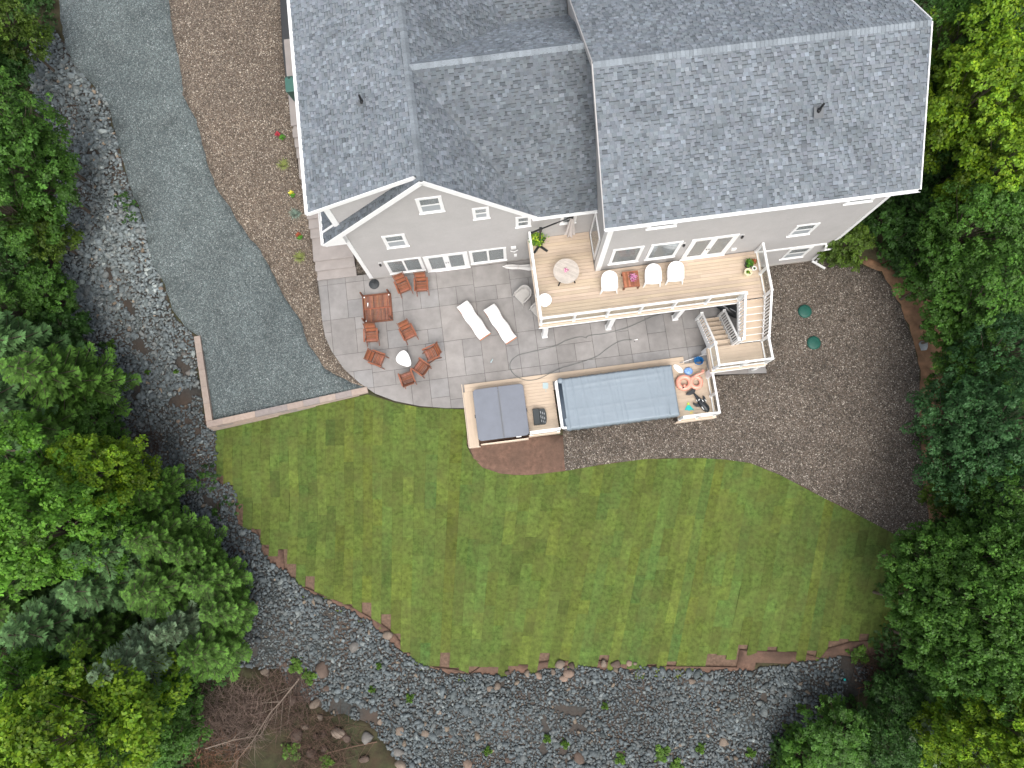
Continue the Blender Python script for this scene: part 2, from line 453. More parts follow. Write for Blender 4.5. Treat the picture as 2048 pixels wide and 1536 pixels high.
def build_ground():
    verts, edges = [], []
    for k, poly in W.items():
        n0 = len(verts)
        verts += [Vector(p) for p in poly]
        edges += [(n0 + i, n0 + (i + 1) % len(poly)) for i in range(len(poly))]
    r = random.Random(3)
    for i in range(-38, 39):
        for j in range(-30, 38):
            verts.append(Vector((i * .72 + r.uniform(-.2, .2), j * .72 + r.uniform(-.2, .2))))
    for i in range(-12, 13):
        for j in range(-12, 13):
            if max(abs(i), abs(j)) > 4:
                verts.append(Vector((i * 7.0 + r.uniform(-1, 1), j * 7.0 + r.uniform(-1, 1))))
    ov, oe, of, *_ = delaunay_2d_cdt(verts, edges, [], 0, 1e-5)
    xy = np.array([(v.x, v.y) for v in ov])
    tri = np.array([f for f in of if len(f) == 3])
    cen = xy[tri].mean(1)
    reg = np.full(len(tri), -1)
    for k in reversed(range(len(PRIOR))):
        reg[inside(W[PRIOR[k]], cen)] = k
    zu, zl = idw(UPc, xy[:, 0], xy[:, 1]), idw(LOc, xy[:, 0], xy[:, 1])
    out = {}
    for k in range(-1, len(PRIOR)):
        t = tri[reg == k]
        if not len(t): continue
        name = PRIOR[k] if k >= 0 else 'forest'
        ids, inv = np.unique(t, return_inverse=True)
        inv = inv.reshape(t.shape)
        if name in UPPER: z = zu[ids]
        elif name == 'patio': z = np.full(len(ids), -.02)
        else: z = zl[ids] - (.07 if name == 'lawn' else 0)
        if name in ('forest',):
            z = z + 0.0
        v = [(float(xy[i, 0]), float(xy[i, 1]), float(zz)) for i, zz in zip(ids, z)]
        f = [tuple(int(q) for q in row) for row in inv]
        # drop a skirt along the open border so no gap shows between neighbours
        cnt = {}
        for row in f:
            for a, b in ((0, 1), (1, 2), (2, 0)):
                e = (row[a], row[b]); cnt[e] = cnt.get(e, 0) + 1
        bd = [e for e in cnt if (e[1], e[0]) not in cnt]
        drop = .9 if name in UPPER else .25
        low = {}
        for a, b in bd:
            for q in (a, b):
                if q not in low:
                    low[q] = len(v); v.append((v[q][0], v[q][1], v[q][2] - drop))
            f.append((b, a, low[a], low[b]))
        out[name] = (v, f)
    return out

DRIVEM = gravel_mat('blue_grey_gravel', [(0, (.045, .062, .063)), (.5, (.083, .104, .106)), (.9, (.13, .153, .155)), (1, (.27, .29, .29))], 34, .18, .012, .22, (.78, .8, .84), .22, .48)
PEBW = gravel_mat('brown_pea_gravel', [(0, (.040, .030, .023)), (.35, (.102, .077, .056)), (.6, (.146, .112, .084)), (.8, (.138, .121, .101)), (.94, (.27, .23, .18)), (1, (.52, .47, .40))], 30, .12, .02)
PEBE = gravel_mat('grey_brown_pea_gravel', [(0, (.028, .022, .017)), (.35, (.080, .062, .047)), (.6, (.116, .092, .072)), (.8, (.114, .104, .090)), (.94, (.22, .19, .16)), (1, (.42, .39, .34))], 28, .17, .025)
LAWNB = mat('lawn_soil', (.13, .085, .06), .95, noise=.3, nscale=8)
FORESTM = mat('forest_floor_litter', (.035, .042, .018), .98, noise=.5, nscale=3, noise2=.8, n2scale=1.1, col2=(.055, .035, .022), bump=1.0, bscale=9)
ROCKB = mat('rock_bed_grit', (.034, .040, .040), .95, noise=.35, nscale=9, noise2=.7, n2scale=.55, col2=(.085, .055, .038), bump=.9, bscale=14)
BANKM = mat('orange_brown_bank_soil', (.23, .13, .075), .97, noise=.35, nscale=3, noise2=.7, n2scale=1.3, col2=(.11, .075, .045), bump=1.0, bscale=8)
GMAT = {'forest': FORESTM, 'patio': JOINT, 'asphalt': ASPH, 'drive': DRIVEM, 'brownw': PEBW, 'lawn': LAWNB, 'soil': SOIL, 'browne': PEBE, 'bank': BANKM, 'rocks': ROCKB, 'edge': SOIL}
GNAME = {'forest': 'forest_ground', 'patio': 'patio', 'asphalt': 'asphalt_driveway', 'drive': 'gravel_driveway', 'brownw': 'gravel_border', 'lawn': 'lawn', 'soil': 'bare_soil', 'browne': 'gravel_yard', 'bank': 'soil_bank', 'rocks': 'rock_bed', 'edge': 'bare_soil'}
GO = {}
for k, (v, f) in build_ground().items():
    me = bpy.data.meshes.new(GNAME[k]); me.from_pydata(v, [], f); me.materials.append(GMAT[k])
    me.polygons.foreach_set('use_smooth', [k not in ('patio',)] * len(me.polygons))
    me.update()
    GO[k] = tag(link(bpy.data.objects.new(GNAME[k], me)), kind='structure')

# ------------------------------------------------------------------ clipping
def clip_half(poly, a, b):
    """keep the part of poly (list of 2-D points) left of the line a->b"""
    out = []
    n = len(poly)
    dx, dy = b[0] - a[0], b[1] - a[1]
    def side(p): return dx * (p[1] - a[1]) - dy * (p[0] - a[0])
    for i in range(n):
        p, q = poly[i], poly[(i + 1) % n]
        sp, sq = side(p), side(q)
        if sp >= 0: out.append(p)
        if (sp > 0 > sq) or (sp < 0 < sq):
            t = sp / (sp - sq)
            out.append((p[0] + (q[0] - p[0]) * t, p[1] + (q[1] - p[1]) * t))
    return out
def clip_convex(poly, win):
    for i in range(len(win)):
        poly = clip_half(poly, win[i], win[(i + 1) % len(win)])
        if len(poly) < 3: return []
    return poly
def area(p):
    return sum(p[i][0] * p[(i + 1) % len(p)][1] - p[(i + 1) % len(p)][0] * p[i][1] for i in range(len(p))) / 2

# ------------------------------------------------------------------ patio slabs (stamped concrete, random ashlar)
def slab_pieces(mb_parent, polyhf, mbs):
    r = random.Random(5)
    cell = 1.72
    rects = []
    for i in range(-3, 13):
        for j in range(-5, 1):
            x0, y0 = -.35 + i * cell, -.05 + j * cell
            L, g = cell, .0075
            k = r.random()
            def R(a0, a1, b0, b1): rects.append((x0 + a0 * L + g, x0 + a1 * L - g, y0 + b0 * L + g, y0 + b1 * L - g))
            if k < .3:
                R(0, .5, 0, 1); R(.5, 1, 0, .5); R(.5, 1, .5, 1)
            elif k < .55:
                R(0, 1, .5, 1); R(0, .5, 0, .5); R(.5, 1, 0, .5)
            elif k < .75:
                R(0, .66, 0, 1); R(.66, 1, 0, .66); R(.66, 1, .66, 1)
            elif k < .9:
                R(0, 1, .4, 1); R(0, .6, 0, .4); R(.6, 1, 0, .4)
            else: R(0, 1, 0, 1)
    # clip the outline to every rectangle
    n = 0
    for (x0, x1, y0, y1) in rects:
        win = [(x0, y0), (x1, y0), (x1, y1), (x0, y1)]
        pc = clip_convex(polyhf, win)
        if len(pc) < 3: continue
        # remove doubles
        q = []
        for p in pc:
            if not q or math.dist(p, q[-1]) > 1e-3: q.append(p)
        if len(q) > 2 and math.dist(q[0], q[-1]) < 1e-3: q.pop()
        if len(q) < 3 or area(q) < .01: continue
        t = r.uniform(.92, 1.07); wm = r.uniform(-.018, .018)
        mb = MB(); z = r.uniform(-.002, .002)
        mb.prism([hw(*p) for p in q], -.08, z, (t * (1 + wm), t, t * (1 - wm)))
        mb.build('slab', SLABM, GO['patio'])
        n += 1
    return n
if area(PATIO_HF) < 0: PATIO_HF = PATIO_HF[::-1]
slab_pieces(None, PATIO_HF, None)

# ------------------------------------------------------------------ lawn laid in sod strips
GRASS = mat('sod_grass', (.086, .131, .028), .95, tint=True, noise=.42, nscale=6.0, noise2=.62, n2scale=1.3, col2=(.092, .100, .032), bump=1.0, bscale=45, spec=.15)
def lawn_sods():
    r = random.Random(21)
    poly = W['lawn']
    if area(poly) < 0: poly = poly[::-1]
    yb = P(1000, 1340, -1.6)[1]
    X0 = P(425, 900, -1)[0]
    pieces = []
    x = X0 - 1.2
    def k(x):
        t = min(1, max(0, (x + 7.0) / 11.0)); t = t * t * (3 - 2 * t)
        return .215 * t
    while x < 24:
        w = .445
        x1 = x + w
        y = yb - 1.6 + r.uniform(-1.2, 0)
        rt = r.gauss(0, .06)
        ry = r.gauss(0, .05) if r.random() < .7 else r.uniform(.05, .16)
        while y < yb + 13:
            L = r.choice((.62, 1.2, 1.2, 1.25, 1.5))
            y1 = y + L
            g = .0015
            q = [(x + g + k(x) * (y - yb), y + g), (x1 - g + k(x1) * (y - yb), y + g), (x1 - g + k(x1) * (y1 - yb), y1 - g), (x + g + k(x) * (y1 - yb), y1 - g)]
            b = 1 + rt + r.gauss(0, .11)
            yel = ry + r.gauss(0, .05)
            pieces.append((q, (b * (1 + yel * 1.35), b * (1 + yel * .35), b * (1 - yel * .5))))
            y = y1
        x = x1
    cens = np.array([np.mean(q, 0) for q, _ in pieces])
    ins = inside(poly, cens)
    # pieces on the clean curved edges (patio, gravel) are trimmed, those on the rock side stay whole
    allp = []
    for (q, t), c, i in zip(pieces, cens, ins):
        zc = GL(*c)
        u, v = pix(c[0], c[1], zc)
        south = v > 1000 and not (u > 1380 and v < 1150)
        west = u < 700 and v > 880
        if (south or west):
            if not i: continue
            p = q
        else:
            p = clip_convex(poly, q)
            if len(p) < 3: continue
            s = []
            for pt in p:
                if not s or math.dist(pt, s[-1]) > 1e-3: s.append(pt)
            if len(s) > 2 and math.dist(s[0], s[-1]) < 1e-3: s.pop()
            if len(s) < 3 or abs(area(s)) < .004: continue
            p = s
        allp.append((p, t, c, abs(area(p))))
    allp.sort(key=lambda a: -a[3])
    rest = MB()
    for i, (p, t, c, ar) in enumerate(allp):
        mb = MB() if i < 300 else rest
        z1 = idw(LOc, [a[0] for a in p], [a[1] for a in p]) + r.uniform(0, .003)
        mb.prism(p, list(z1 - .06), list(z1), t)
        if i < 300: mb.build('sod_strip', GRASS, GO['lawn'])
    if rest.v: rest.build('sod_strips', GRASS, GO['lawn'], kind='stuff')
    return len(allp)
NS = lawn_sods()
print('sods', NS)
# ------------------------------------------------------------------ house
house = empty('house', (OX, OY, 0), YAW, 'large grey house with grey shingle roofs, white trim and a full-width raised deck behind it', 'house')
ROOF_N = {'n': 0}
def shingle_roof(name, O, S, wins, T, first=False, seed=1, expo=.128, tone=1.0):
    """one roof plane: slab + felt, every shingle tab a wedge of its own"""
    r = random.Random(seed)
    O, S, T = Vector(O), Vector(S).normalized(), Vector(T).normalized()
    Nn = S.cross(T).normalized()
    def p3(s, t, h): return O + S * s + T * t + Nn * h
    slab = MB()
    for w in wins:
        n = len(w)
        slab.add([p3(s, t, 0) for s, t in w] + [p3(s, t, -.14) for s, t in w],
                 [tuple(range(n)), tuple(reversed(range(n, 2 * n)))] + [((i + 1) % n, i, n + i, n + (i + 1) % n) for i in range(n)])
    roof = slab.build(name, DARKROOF, house)
    rest = MB()
    smin = min(p[0] for w in wins for p in w); smax = max(p[0] for w in wins for p in w)
    tmin = min(p[1] for w in wins for p in w); tmax = max(p[1] for w in wins for p in w)
    t = tmin
    row = 0
    made = 0
    while t < tmax:
        s = smin - r.uniform(0, .25)
        high = r.random() < .5
        while s < smax:
            wd = r.uniform(.09, .21)
            high = not high if r.random() < .8 else high
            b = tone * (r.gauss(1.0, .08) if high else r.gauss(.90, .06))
            if r.random() < .15: b *= 1.24
            if r.random() < .06: b *= .72
            cc = (b * r.uniform(.97, 1.03), b, b * r.uniform(.97, 1.03))
            h0, h1 = (.032, .008) if high else (.012, .004)
            over = 0.0
            band = r.random() < .8
            q = [(s + .002, t - over), (s + wd - .002, t - over), (s + wd - .002, t + expo + .012), (s + .002, t + expo + .012)]
            for w in wins:
                c = clip_convex(q, w)
                if len(c) < 3: continue
                full = all(abs(a[0] - b_[0]) < 1e-9 and abs(a[1] - b_[1]) < 1e-9 for a, b_ in zip(sorted(c), sorted(q))) and len(c) == 4
                def hh(p): return h0 + (h1 - h0) * (p[1] - t) / expo
                top = [p3(a, bb, hh((a, bb))) for a, bb in c]
                m = len(top)
                mb = rest
                if first and full and made < 300 and row >= 1:
                    mb = MB(); made += 1
                if full and not high and band:      # dark band: shingle print, with the shade of the next course painted in
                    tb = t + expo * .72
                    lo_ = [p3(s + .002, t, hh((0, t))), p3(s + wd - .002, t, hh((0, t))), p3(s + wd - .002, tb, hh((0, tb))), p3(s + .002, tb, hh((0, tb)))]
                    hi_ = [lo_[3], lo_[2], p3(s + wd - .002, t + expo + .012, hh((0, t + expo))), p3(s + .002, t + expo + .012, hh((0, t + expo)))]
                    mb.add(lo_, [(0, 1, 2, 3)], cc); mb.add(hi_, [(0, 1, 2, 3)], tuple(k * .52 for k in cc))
                else:
                    mb.add(top, [tuple(range(m))], cc)
                if full or abs(min(p[1] for p in c) - t) < 1e-6:
                    base = [p3(p[0], p[1], -.001) for p in c]
                    mb.add(top + base, [((i + 1) % m, i, m + i, m + (i + 1) % m) for i in range(m)], tuple(k * .38 for k in cc))  # edge faces tinted dark, painting in the shadow line of each course
                if mb is not rest:
                    mb.build('shingle', SHING, roof)
            s += wd
        t += expo
        row += 1
    ROOF_N['n'] += len(rest.f)
    rest.build('shingles', SHING, roof, kind='stuff')
    return roof

def ridge_caps(roof, p, q, d1, d2, seed, tone=1.0, w=.2):
    """overlapping cap shingles along a ridge from p to q, folded down the directions d1 and d2"""
    r = random.Random(seed)
    p, q = Vector(p), Vector(q); d = (q - p); L = d.length; d.normalize()
    d1, d2 = Vector(d1).normalized(), Vector(d2).normalized()
    n = int(L / .14)
    mb = MB()
    for i in range(n):
        a = p + d * (i * L / n); b = p + d * ((i + 1.15) * L / n)
        k = tone * r.gauss(1.12, .11); c = (k * 1.0, k, k * .985)
        u = Vector((0, 0, .055)); u2 = Vector((0, 0, .035))
        vs = [a + u + d1 * w, a + u, a + u + d2 * w, b + u2 + d1 * w, b + u2, b + u2 + d2 * w, a + d1 * w, a + d2 * w]
        mb.add(vs, [(0, 1, 4, 3), (1, 2, 5, 4), (6, 7, 2, 1, 0)], c)
    return mb.build('ridge_cap', SHING, roof)

# --- roof planes (house frame, metres)
def up(v):  # direction up a slope
    return Vector(v).normalized()
ZR = 10.85; EB, RB = -2.06, 2.75; A0, A1 = 9.95, 21.4
tS = up((0, RB - EB, ZR - 8.2)); LS = math.hypot(RB - EB, ZR - 8.2)
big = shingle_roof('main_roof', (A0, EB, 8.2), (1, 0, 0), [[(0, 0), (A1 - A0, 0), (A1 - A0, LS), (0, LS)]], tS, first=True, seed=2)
tN = up((0, -6.6, 6.6 * .577)); LN = math.hypot(6.6, 6.6 * .577)
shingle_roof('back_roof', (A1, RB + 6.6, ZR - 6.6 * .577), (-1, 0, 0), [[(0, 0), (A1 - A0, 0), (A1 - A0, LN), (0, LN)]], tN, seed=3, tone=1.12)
ridge_caps(big, (A0, RB, ZR), (A1, RB, ZR), -tS, -tN, 4, 1.1)
# middle roof, eave over the deck
ME, MZ = -.27, 5.6
RM = 4.05
tM = up((0, RM - ME, 10 - MZ)); LM = math.hypot(RM - ME, 10 - MZ)
mid = shingle_roof('middle_roof', (3.75, ME, MZ), (1, 0, 0), [[(4.0, 0), (6.48, 0), (6.48, LM), (0, LM)]], tM, seed=5, tone=.80)  # tone lowered: shade of the steep slope and some damp put into the colour
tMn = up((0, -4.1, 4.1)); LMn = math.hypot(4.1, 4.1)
shingle_roof('middle_back_roof', (10.23, RM + 4.1, 5.9), (-1, 0, 0), [[(0, 0), (10.23 - 7.85, 0), (6.48, LMn), (0, LMn)]], tMn, seed=6, tone=1.2)  # tone raised: grazing sheen of this slope painted into the shingles
ridge_caps(mid, (3.8, RM, 10), (10.2, RM, 10), -tM, -tMn, 7, 1.15)
# wing, east slope
tE = up((-4.0, 0, 4.4)); LE = math.hypot(4.0, 4.4)
fr = -.25
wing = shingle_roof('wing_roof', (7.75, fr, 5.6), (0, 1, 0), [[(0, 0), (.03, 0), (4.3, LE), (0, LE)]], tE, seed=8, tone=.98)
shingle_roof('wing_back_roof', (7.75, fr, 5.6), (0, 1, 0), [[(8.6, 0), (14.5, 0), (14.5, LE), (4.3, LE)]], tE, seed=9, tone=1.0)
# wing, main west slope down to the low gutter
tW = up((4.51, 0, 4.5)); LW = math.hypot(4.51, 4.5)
shingle_roof('wing_roof', (-.76, 14.25, 5.5), (0, -1, 0), [[(0, 0), (14.5, 0), (14.5, LW), (0, LW)]], tW, seed=10, tone=.80)  # darker tone paints in the shade below the dormer overhang
# shed dormer roof above it
tD = up((4.37, 0, 1.93)); LD = math.hypot(4.37, 1.93)
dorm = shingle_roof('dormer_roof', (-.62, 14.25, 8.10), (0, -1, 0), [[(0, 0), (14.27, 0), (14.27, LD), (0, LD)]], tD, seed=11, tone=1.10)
ridge_caps(wing, (3.75, fr + .02, 10.02), (3.75, 14.2, 10.02), -tE, -tD, 12, 1.02, .16)
# lower roof behind
tP = up((0, 1, .42))
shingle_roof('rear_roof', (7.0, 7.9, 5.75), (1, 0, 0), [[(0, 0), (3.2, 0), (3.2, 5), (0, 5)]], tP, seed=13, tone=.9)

# --- walls with lapped siding
def wall(name, poly, origin, U, nrm, th=.2, course=.10, siding=True, mat_=None):
    """wall in the vertical plane through origin; poly in (u, z)"""
    O, U, Nn = Vector(origin), Vector(U), Vector(nrm)
    mb = MB(); n = len(poly)
    f = [O + U * u + Vector((0, 0, z)) for u, z in poly]
    bk = [p - Nn * th for p in f]
    if area(poly) < 0: f.reverse(); bk.reverse()
    mb.add(f + bk, [tuple(range(n)), tuple(reversed(range(n, 2 * n)))] + [((i + 1) % n, i, n + i, n + (i + 1) % n) for i in range(n)])
    o = mb.build(name, mat_ or VINYL, house)
    if siding:
        sd = MB()
        z0 = min(p[1] for p in poly); z1 = max(p[1] for p in poly)
        u0 = min(p[0] for p in poly); u1 = max(p[0] for p in poly)
        pp = poly if area(poly) > 0 else poly[::-1]
        z = z0
        while z < z1:
            for w in [[(u0, z), (u1, z), (u1, z + course), (u0, z + course)]]:
                c = clip_convex(pp, w)
                if len(c) < 3: continue
                cf = [(a, b, .018 - .014 * (b - z) / course) for a, b in c]
                sd.add([O + U * a + Vector((0, 0, b)) + Nn * h for a, b, h in cf], [tuple(range(len(cf)))])
                lo = sorted([p for p in c if abs(p[1] - z) < 1e-6])
                if len(lo) >= 2:
                    a, b = lo[0], lo[-1]
                    sd.add([O + U * a[0] + Vector((0, 0, z)) + Nn * .003, O + U * b[0] + Vector((0, 0, z)) + Nn * .003,
                            O + U * b[0] + Vector((0, 0, z)) + Nn * .018, O + U * a[0] + Vector((0, 0, z)) + Nn * .018], [(0, 1, 2, 3)])
            z += course
        sd.build('siding', VINYL, o, kind='stuff')
    return o
SN = (0, -1, 0)
wall('wing_wall', [(0, .12), (10.25, .12), (10.25, 5.45), (7.75, 5.45), (3.75, 9.82), (0, 6.1)], (0, 0, 0), (1, 0, 0), SN)
wall('dormer_wall', [(-.1, 6.22), (-.1, 8.14), (3.4, 9.65)], (0, .18, 0), (1, 0, 0), SN)
wall('main_wall', [(0, .12), (10.55, .12), (10.55, 8.05), (0, 8.05)], (10.25, -1.81, 0), (1, 0, 0), SN)
wall('west_wall', [(11, 0), (1.81, 0), (0, 0), (0, 8.1), (4.56, 10.6), (11, 7.0)][::-1], (10.25, -1.81, 0), (0, 1, 0), (-1, 0, 0))
wall('east_wall', [(0, 0), (11, 0), (11, 7.0), (4.56, 10.6), (0, 8.1)], (20.8, -1.81, 0), (0, 1, 0), (1, 0, 0))
wall('dormer_side_wall', [(0, 5.9), (13.8, 5.9), (13.8, 8.25), (0, 8.25)][::-1], (-.1, .18, 0), (0, 1, 0), (-1, 0, 0))
wall('wing_side_wall', [(0, 0), (14, 0), (14, 6.1), (0, 6.1)][::-1], (0, 0, 0), (0, 1, 0), (-1, 0, 0))
MB().box(0.05, 20.75, 13.8, 14, 0, 5.5).build('rear_wall', VINYL, house)
f = MB()
f.box(.02, 10.25, -.012, .1, -.25, .12); f.box(10.25, 20.83, -1.845, -1.7, -.3, .12); f.box(20.7, 20.84, -1.8, 9, -.3, .15)
f.build('foundation', CONC, house)

# --- trim
t = MB()
def trim(name, mb): return mb.build(name, WHITE, house)
def sidetrim(mb): return mb.build('rake_board', VINYL, house)
# corner boards
trim('corner_board', MB().box(-.03, .15, -.035, .12, .12, 6.1))
trim('corner_board', MB().box(-.14, .10, .135, .3, 6.22, 8.1))
trim('corner_board', MB().box(10.20, 10.42, -1.86, -1.65, 2.66, 8.05))
trim('corner_board', MB().box(10.20, 10.235, -1.65, -1.55, 2.66, 8.05))
trim('corner_board', MB().box(20.73, 20.845, -1.855, -1.7, .1, 8.05))
# rakes of the gable and of the dormer, roof edges
trim('rake_board', MB().bar((-.76, fr - .02, 5.40), (3.75, fr - .02, 9.90), .04, .22, up=(-1, 0, 1)))
trim('rake_board', MB().bar((3.75, fr - .02, 9.90), (7.78, fr - .02, 5.48), .04, .22, up=(1, 0, 1)))
trim('rake_board', MB().bar((-.66, -.045, 8.02), (3.55, -.045, 9.87), .04, .20, up=(-1, 0, 1)))
trim('rake_flashing', MB().bar((-.74, .24, 5.60), (-.12, .24, 6.22), .07, .05, up=(-1, 0, 1)))
sidetrim(MB().bar((A0 - .02, EB, 8.14), (A0 - .02, RB, ZR - .06), .04, .20))
sidetrim(MB().bar((A0 - .02, RB, ZR - .06), (A0 - .02, RB + 6.6, ZR - 3.87), .04, .20))
trim('rake_board', MB().bar((A1 + .02, EB, 8.14), (A1 + .02, RB, ZR - .06), .04, .20))
trim('rake_board', MB().bar((A1 + .02, RB, ZR - .06), (A1 + .02, RB + 6.6, ZR - 3.87), .04, .20))
# soffits
trim('soffit', MB().box(A0, A1, EB + .02, -1.80, 7.93, 7.96))
trim('soffit', MB().box(7.6, 10.24, ME, .0, 5.33, 5.36))
trim('soffit', MB().add([(-.76, fr, 5.35), (0, fr, 5.35), (0, 0, 5.35), (-.76, 0, 5.35), (0, fr, 6.0), (0, 0, 6.0)], [(3, 2, 1, 0), (0, 1, 4), (1, 2, 5, 4)]))
trim('eave_return', MB().add([(-.70, fr - .035, 5.34), (.12, fr - .035, 5.34), (.12, fr - .035, 6.1), (-.70, 0, 5.34), (.12, 0, 5.34), (.12, 0, 6.1)], [(0, 1, 2), (1, 4, 5, 2), (3, 4, 1, 0)]))
# gutters: open troughs
def gutter(p, q, out):
    p, q, o = Vector(p), Vector(q), Vector(out)
    mb = MB()
    prof = [(0, .03), (0, -.10), (.09, -.10), (.135, .02), (.115, .02), (.08, -.085), (.015, -.085), (.015, .03)]
    n = len(prof)
    vs = [e + o * a + Vector((0, 0, z)) for e in (p, q) for a, z in prof]
    mb.add(vs, [(i, (i + 1) % n, n + (i + 1) % n, n + i) for i in range(n)] + [tuple(range(n)), tuple(range(n, 2 * n))])
    return mb.build('gutter', WHITE, house)
gutter((A0, EB, 8.17), (A1, EB, 8.17), (0, -1, 0))
gutter((7.62, ME, 5.57), (10.22, ME, 5.57), (0, -1, 0))
gutter((-.76, fr, 5.47), (-.76, 14, 5.47), (-1, 0, 0))
gutter((-.62, -.06, 8.07), (-.62, 14, 8.07), (-1, 0, 0))
gutter((A0 + .1, RB + 6.6, ZR - 3.9), (A1, RB + 6.6, ZR - 3.9), (0, 1, 0))
# white band between the floors and the downspout at the corner
trim('belt_board', MB().box(17.45, 20.5, -1.865, -1.80, 2.26, 2.38))
ds = MB()
ds.tube([(20.93, -1.78, 7.95), (20.93, -1.78, 1.0)], .045, 6)
ds.tube([(20.93, -1.78, 1.0), (20.9, -1.95, .25), (20.9, -2.0, .1)], .045, 6)
ds.build('downspout', WHITE, house)
MB().tube([(20.5, -1.92, 2.32), (20.55, -1.99, 1.95), (20.95, -1.99, 1.95)], .05, 6).build('downspout', WHITE, house)
x0, y0 = hf(1624, 522, .1); x1, y1 = hf(1650, 537, .0)
MB().bar((x0, y0, .10), (x1, y1, .0), .09, .07).build('downspout_extension', WHITE, house)

# --- windows and doors
GLASS = bpy.data.materials.new('window_glass'); GLASS.use_nodes = True
_nt = GLASS.node_tree; _b = _nt.nodes['Principled BSDF']
_b.inputs['Roughness'].default_value = .04; _b.inputs['Specular IOR Level'].default_value = .9
_b.inputs['Base Color'].default_value = (.72, .78, .8, 1); _b.inputs['Transmission Weight'].default_value = .82; _b.inputs['IOR'].default_value = 1.2
CURT = mat('room_behind_glass', (.06, .056, .052), .9, noise=.5, nscale=1.6, noise2=.5, n2scale=.9, col2=(.20, .155, .11))
BLIND = mat('white_blind', (.62, .64, .64), .8)
SCREEN = mat('grey_insect_screen', (.34, .37, .39), .8)
def opening(name, a0, a1, z0, z1, b, panes, tr=.09, doors=False, curtain=False, screen=False, parent=None):
    """framed opening in a south wall at depth b; panes = list of (a0, a1, z0, z1) as fractions"""
    o = MB()
    d = b - .05
    o.box(a0, a1, d, b + .02, z1 - tr, z1); o.box(a0, a1, d, b + .02, z0, z0 + tr)
    o.box(a0, a0 + tr, d, b + .02, z0 + tr, z1 - tr); o.box(a1 - tr, a1, d, b + .02, z0 + tr, z1 - tr)
    fr_ = o.build(name, WHITE, house)
    s = MB().box(a0 - .02, a1 + .02, d - .03, b + .02, z0 - .03, z0 + .0)
    s.build('sill', WHITE, fr_)
    ia0, ia1, iz0, iz1 = a0 + tr, a1 - tr, z0 + tr, z1 - tr
    Wd, Ht = ia1 - ia0, iz1 - iz0
    back = MB().box(ia0, ia1, b - .016, b - .006, iz0, iz1); back.build('room', CURT, fr_)
    if curtain:
        c = MB(); rr = random.Random(int(a0 * 10))
        z_ = iz1
        xs = np.linspace(ia0, ia1, 15)
        for i in range(14):
            m = (xs[i] + xs[i + 1]) / 2
            hgt = (.12 + .55 * abs((m - ia0) / Wd - .45) ** 1.4) * Ht
            c.add([(xs[i], b - .019, z_), (xs[i + 1], b - .019, z_), (xs[i + 1], b - .019 - .004 * (i % 2), z_ - hgt), (xs[i], b - .019 - .004 * (i % 2), z_ - hgt)], [(3, 2, 1, 0)])
        c.build('curtain', BLIND, fr_)
    fm = MB()
    st = .045 if not doors else .13
    for (p0, p1, q0, q1) in panes:
        x0, x1, y0, y1 = ia0 + Wd * p0, ia0 + Wd * p1, iz0 + Ht * q0, iz0 + Ht * q1
        bot = st if not doors else .20
        fm.box(x0, x1, b - .038, b - .02, y1 - st, y1); fm.box(x0, x1, b - .038, b - .02, y0, y0 + bot)
        fm.box(x0, x0 + st, b - .038, b - .02, y0 + bot, y1 - st); fm.box(x1 - st, x1, b - .038, b - .02, y0 + bot, y1 - st)
        MB().box(x0 + st, x1 - st, b - .031, b - .027, y0 + bot, y1 - st).build('pane', GLASS, fr_)
        if screen and q1 < .6:
            MB().box(x0 + st, x1 - st, b - .036, b - .034, y0 + bot, y1 - st).build('screen', SCREEN, fr_)
    fm.build('sash', WHITE, fr_)
    if doors:
        mid_ = (ia0 + ia1) / 2
        MB().box(mid_ - .07, mid_ - .03, b - .075, b - .038, z0 + 1.0, z0 + 1.05).build('handle', BLACKM, fr_)
        MB().box(mid_ + .03, mid_ + .07, b - .075, b - .038, z0 + 1.0, z0 + 1.05).build('handle', BLACKM, fr_)
    return fr_
DH = [(0, 1, .5, 1), (0, 1, 0, .5)]
SL = [(0, .5, 0, 1), (.5, 1, 0, 1)]
opening('window', 1.0, 2.66, .42, 2.12, 0, SL)
opening('door', 2.75, 4.74, .0, 2.05, 0, SL, doors=True)
opening('window', 4.82, 6.5, .38, 2.02, 0, SL)
opening('window', 1.46, 2.40, 3.70, 5.03, 0, DH, screen=True)
opening('window', 3.29, 4.25, 6.83, 8.15, 0, DH, screen=True)
opening('window', 5.27, 5.93, 5.62, 6.65, 0, DH, tr=.08, screen=True)
opening('window', 6.95, 7.59, 4.22, 5.24, 0, DH, tr=.08)
opening('window', 8.83, 9.5, 3.96, 4.82, 0, DH, tr=.08)
opening('window', 10.68, 11.96, 3.32, 5.08, -1.81, [(0, 1, 0, 1)])
opening('window', 12.24, 13.54, 3.32, 5.09, -1.81, [(0, 1, 0, 1)], curtain=True)
opening('door', 13.9, 15.84, 2.69, 5.07, -1.81, SL, doors=True)
opening('window', 18.11, 19.07, 4.03, 5.20, -1.81, DH, screen=True)
opening('window', 18.94, 20.03, .85, 2.17, -1.81, DH, screen=True)
opening('window', 11.69, 12.83, 6.98, 7.92, -1.81, [(0, 1, 0, 1)])
opening('window', 19.2, 20.3, 6.98, 7.92, -1.81, [(0, 1, 0, 1)])
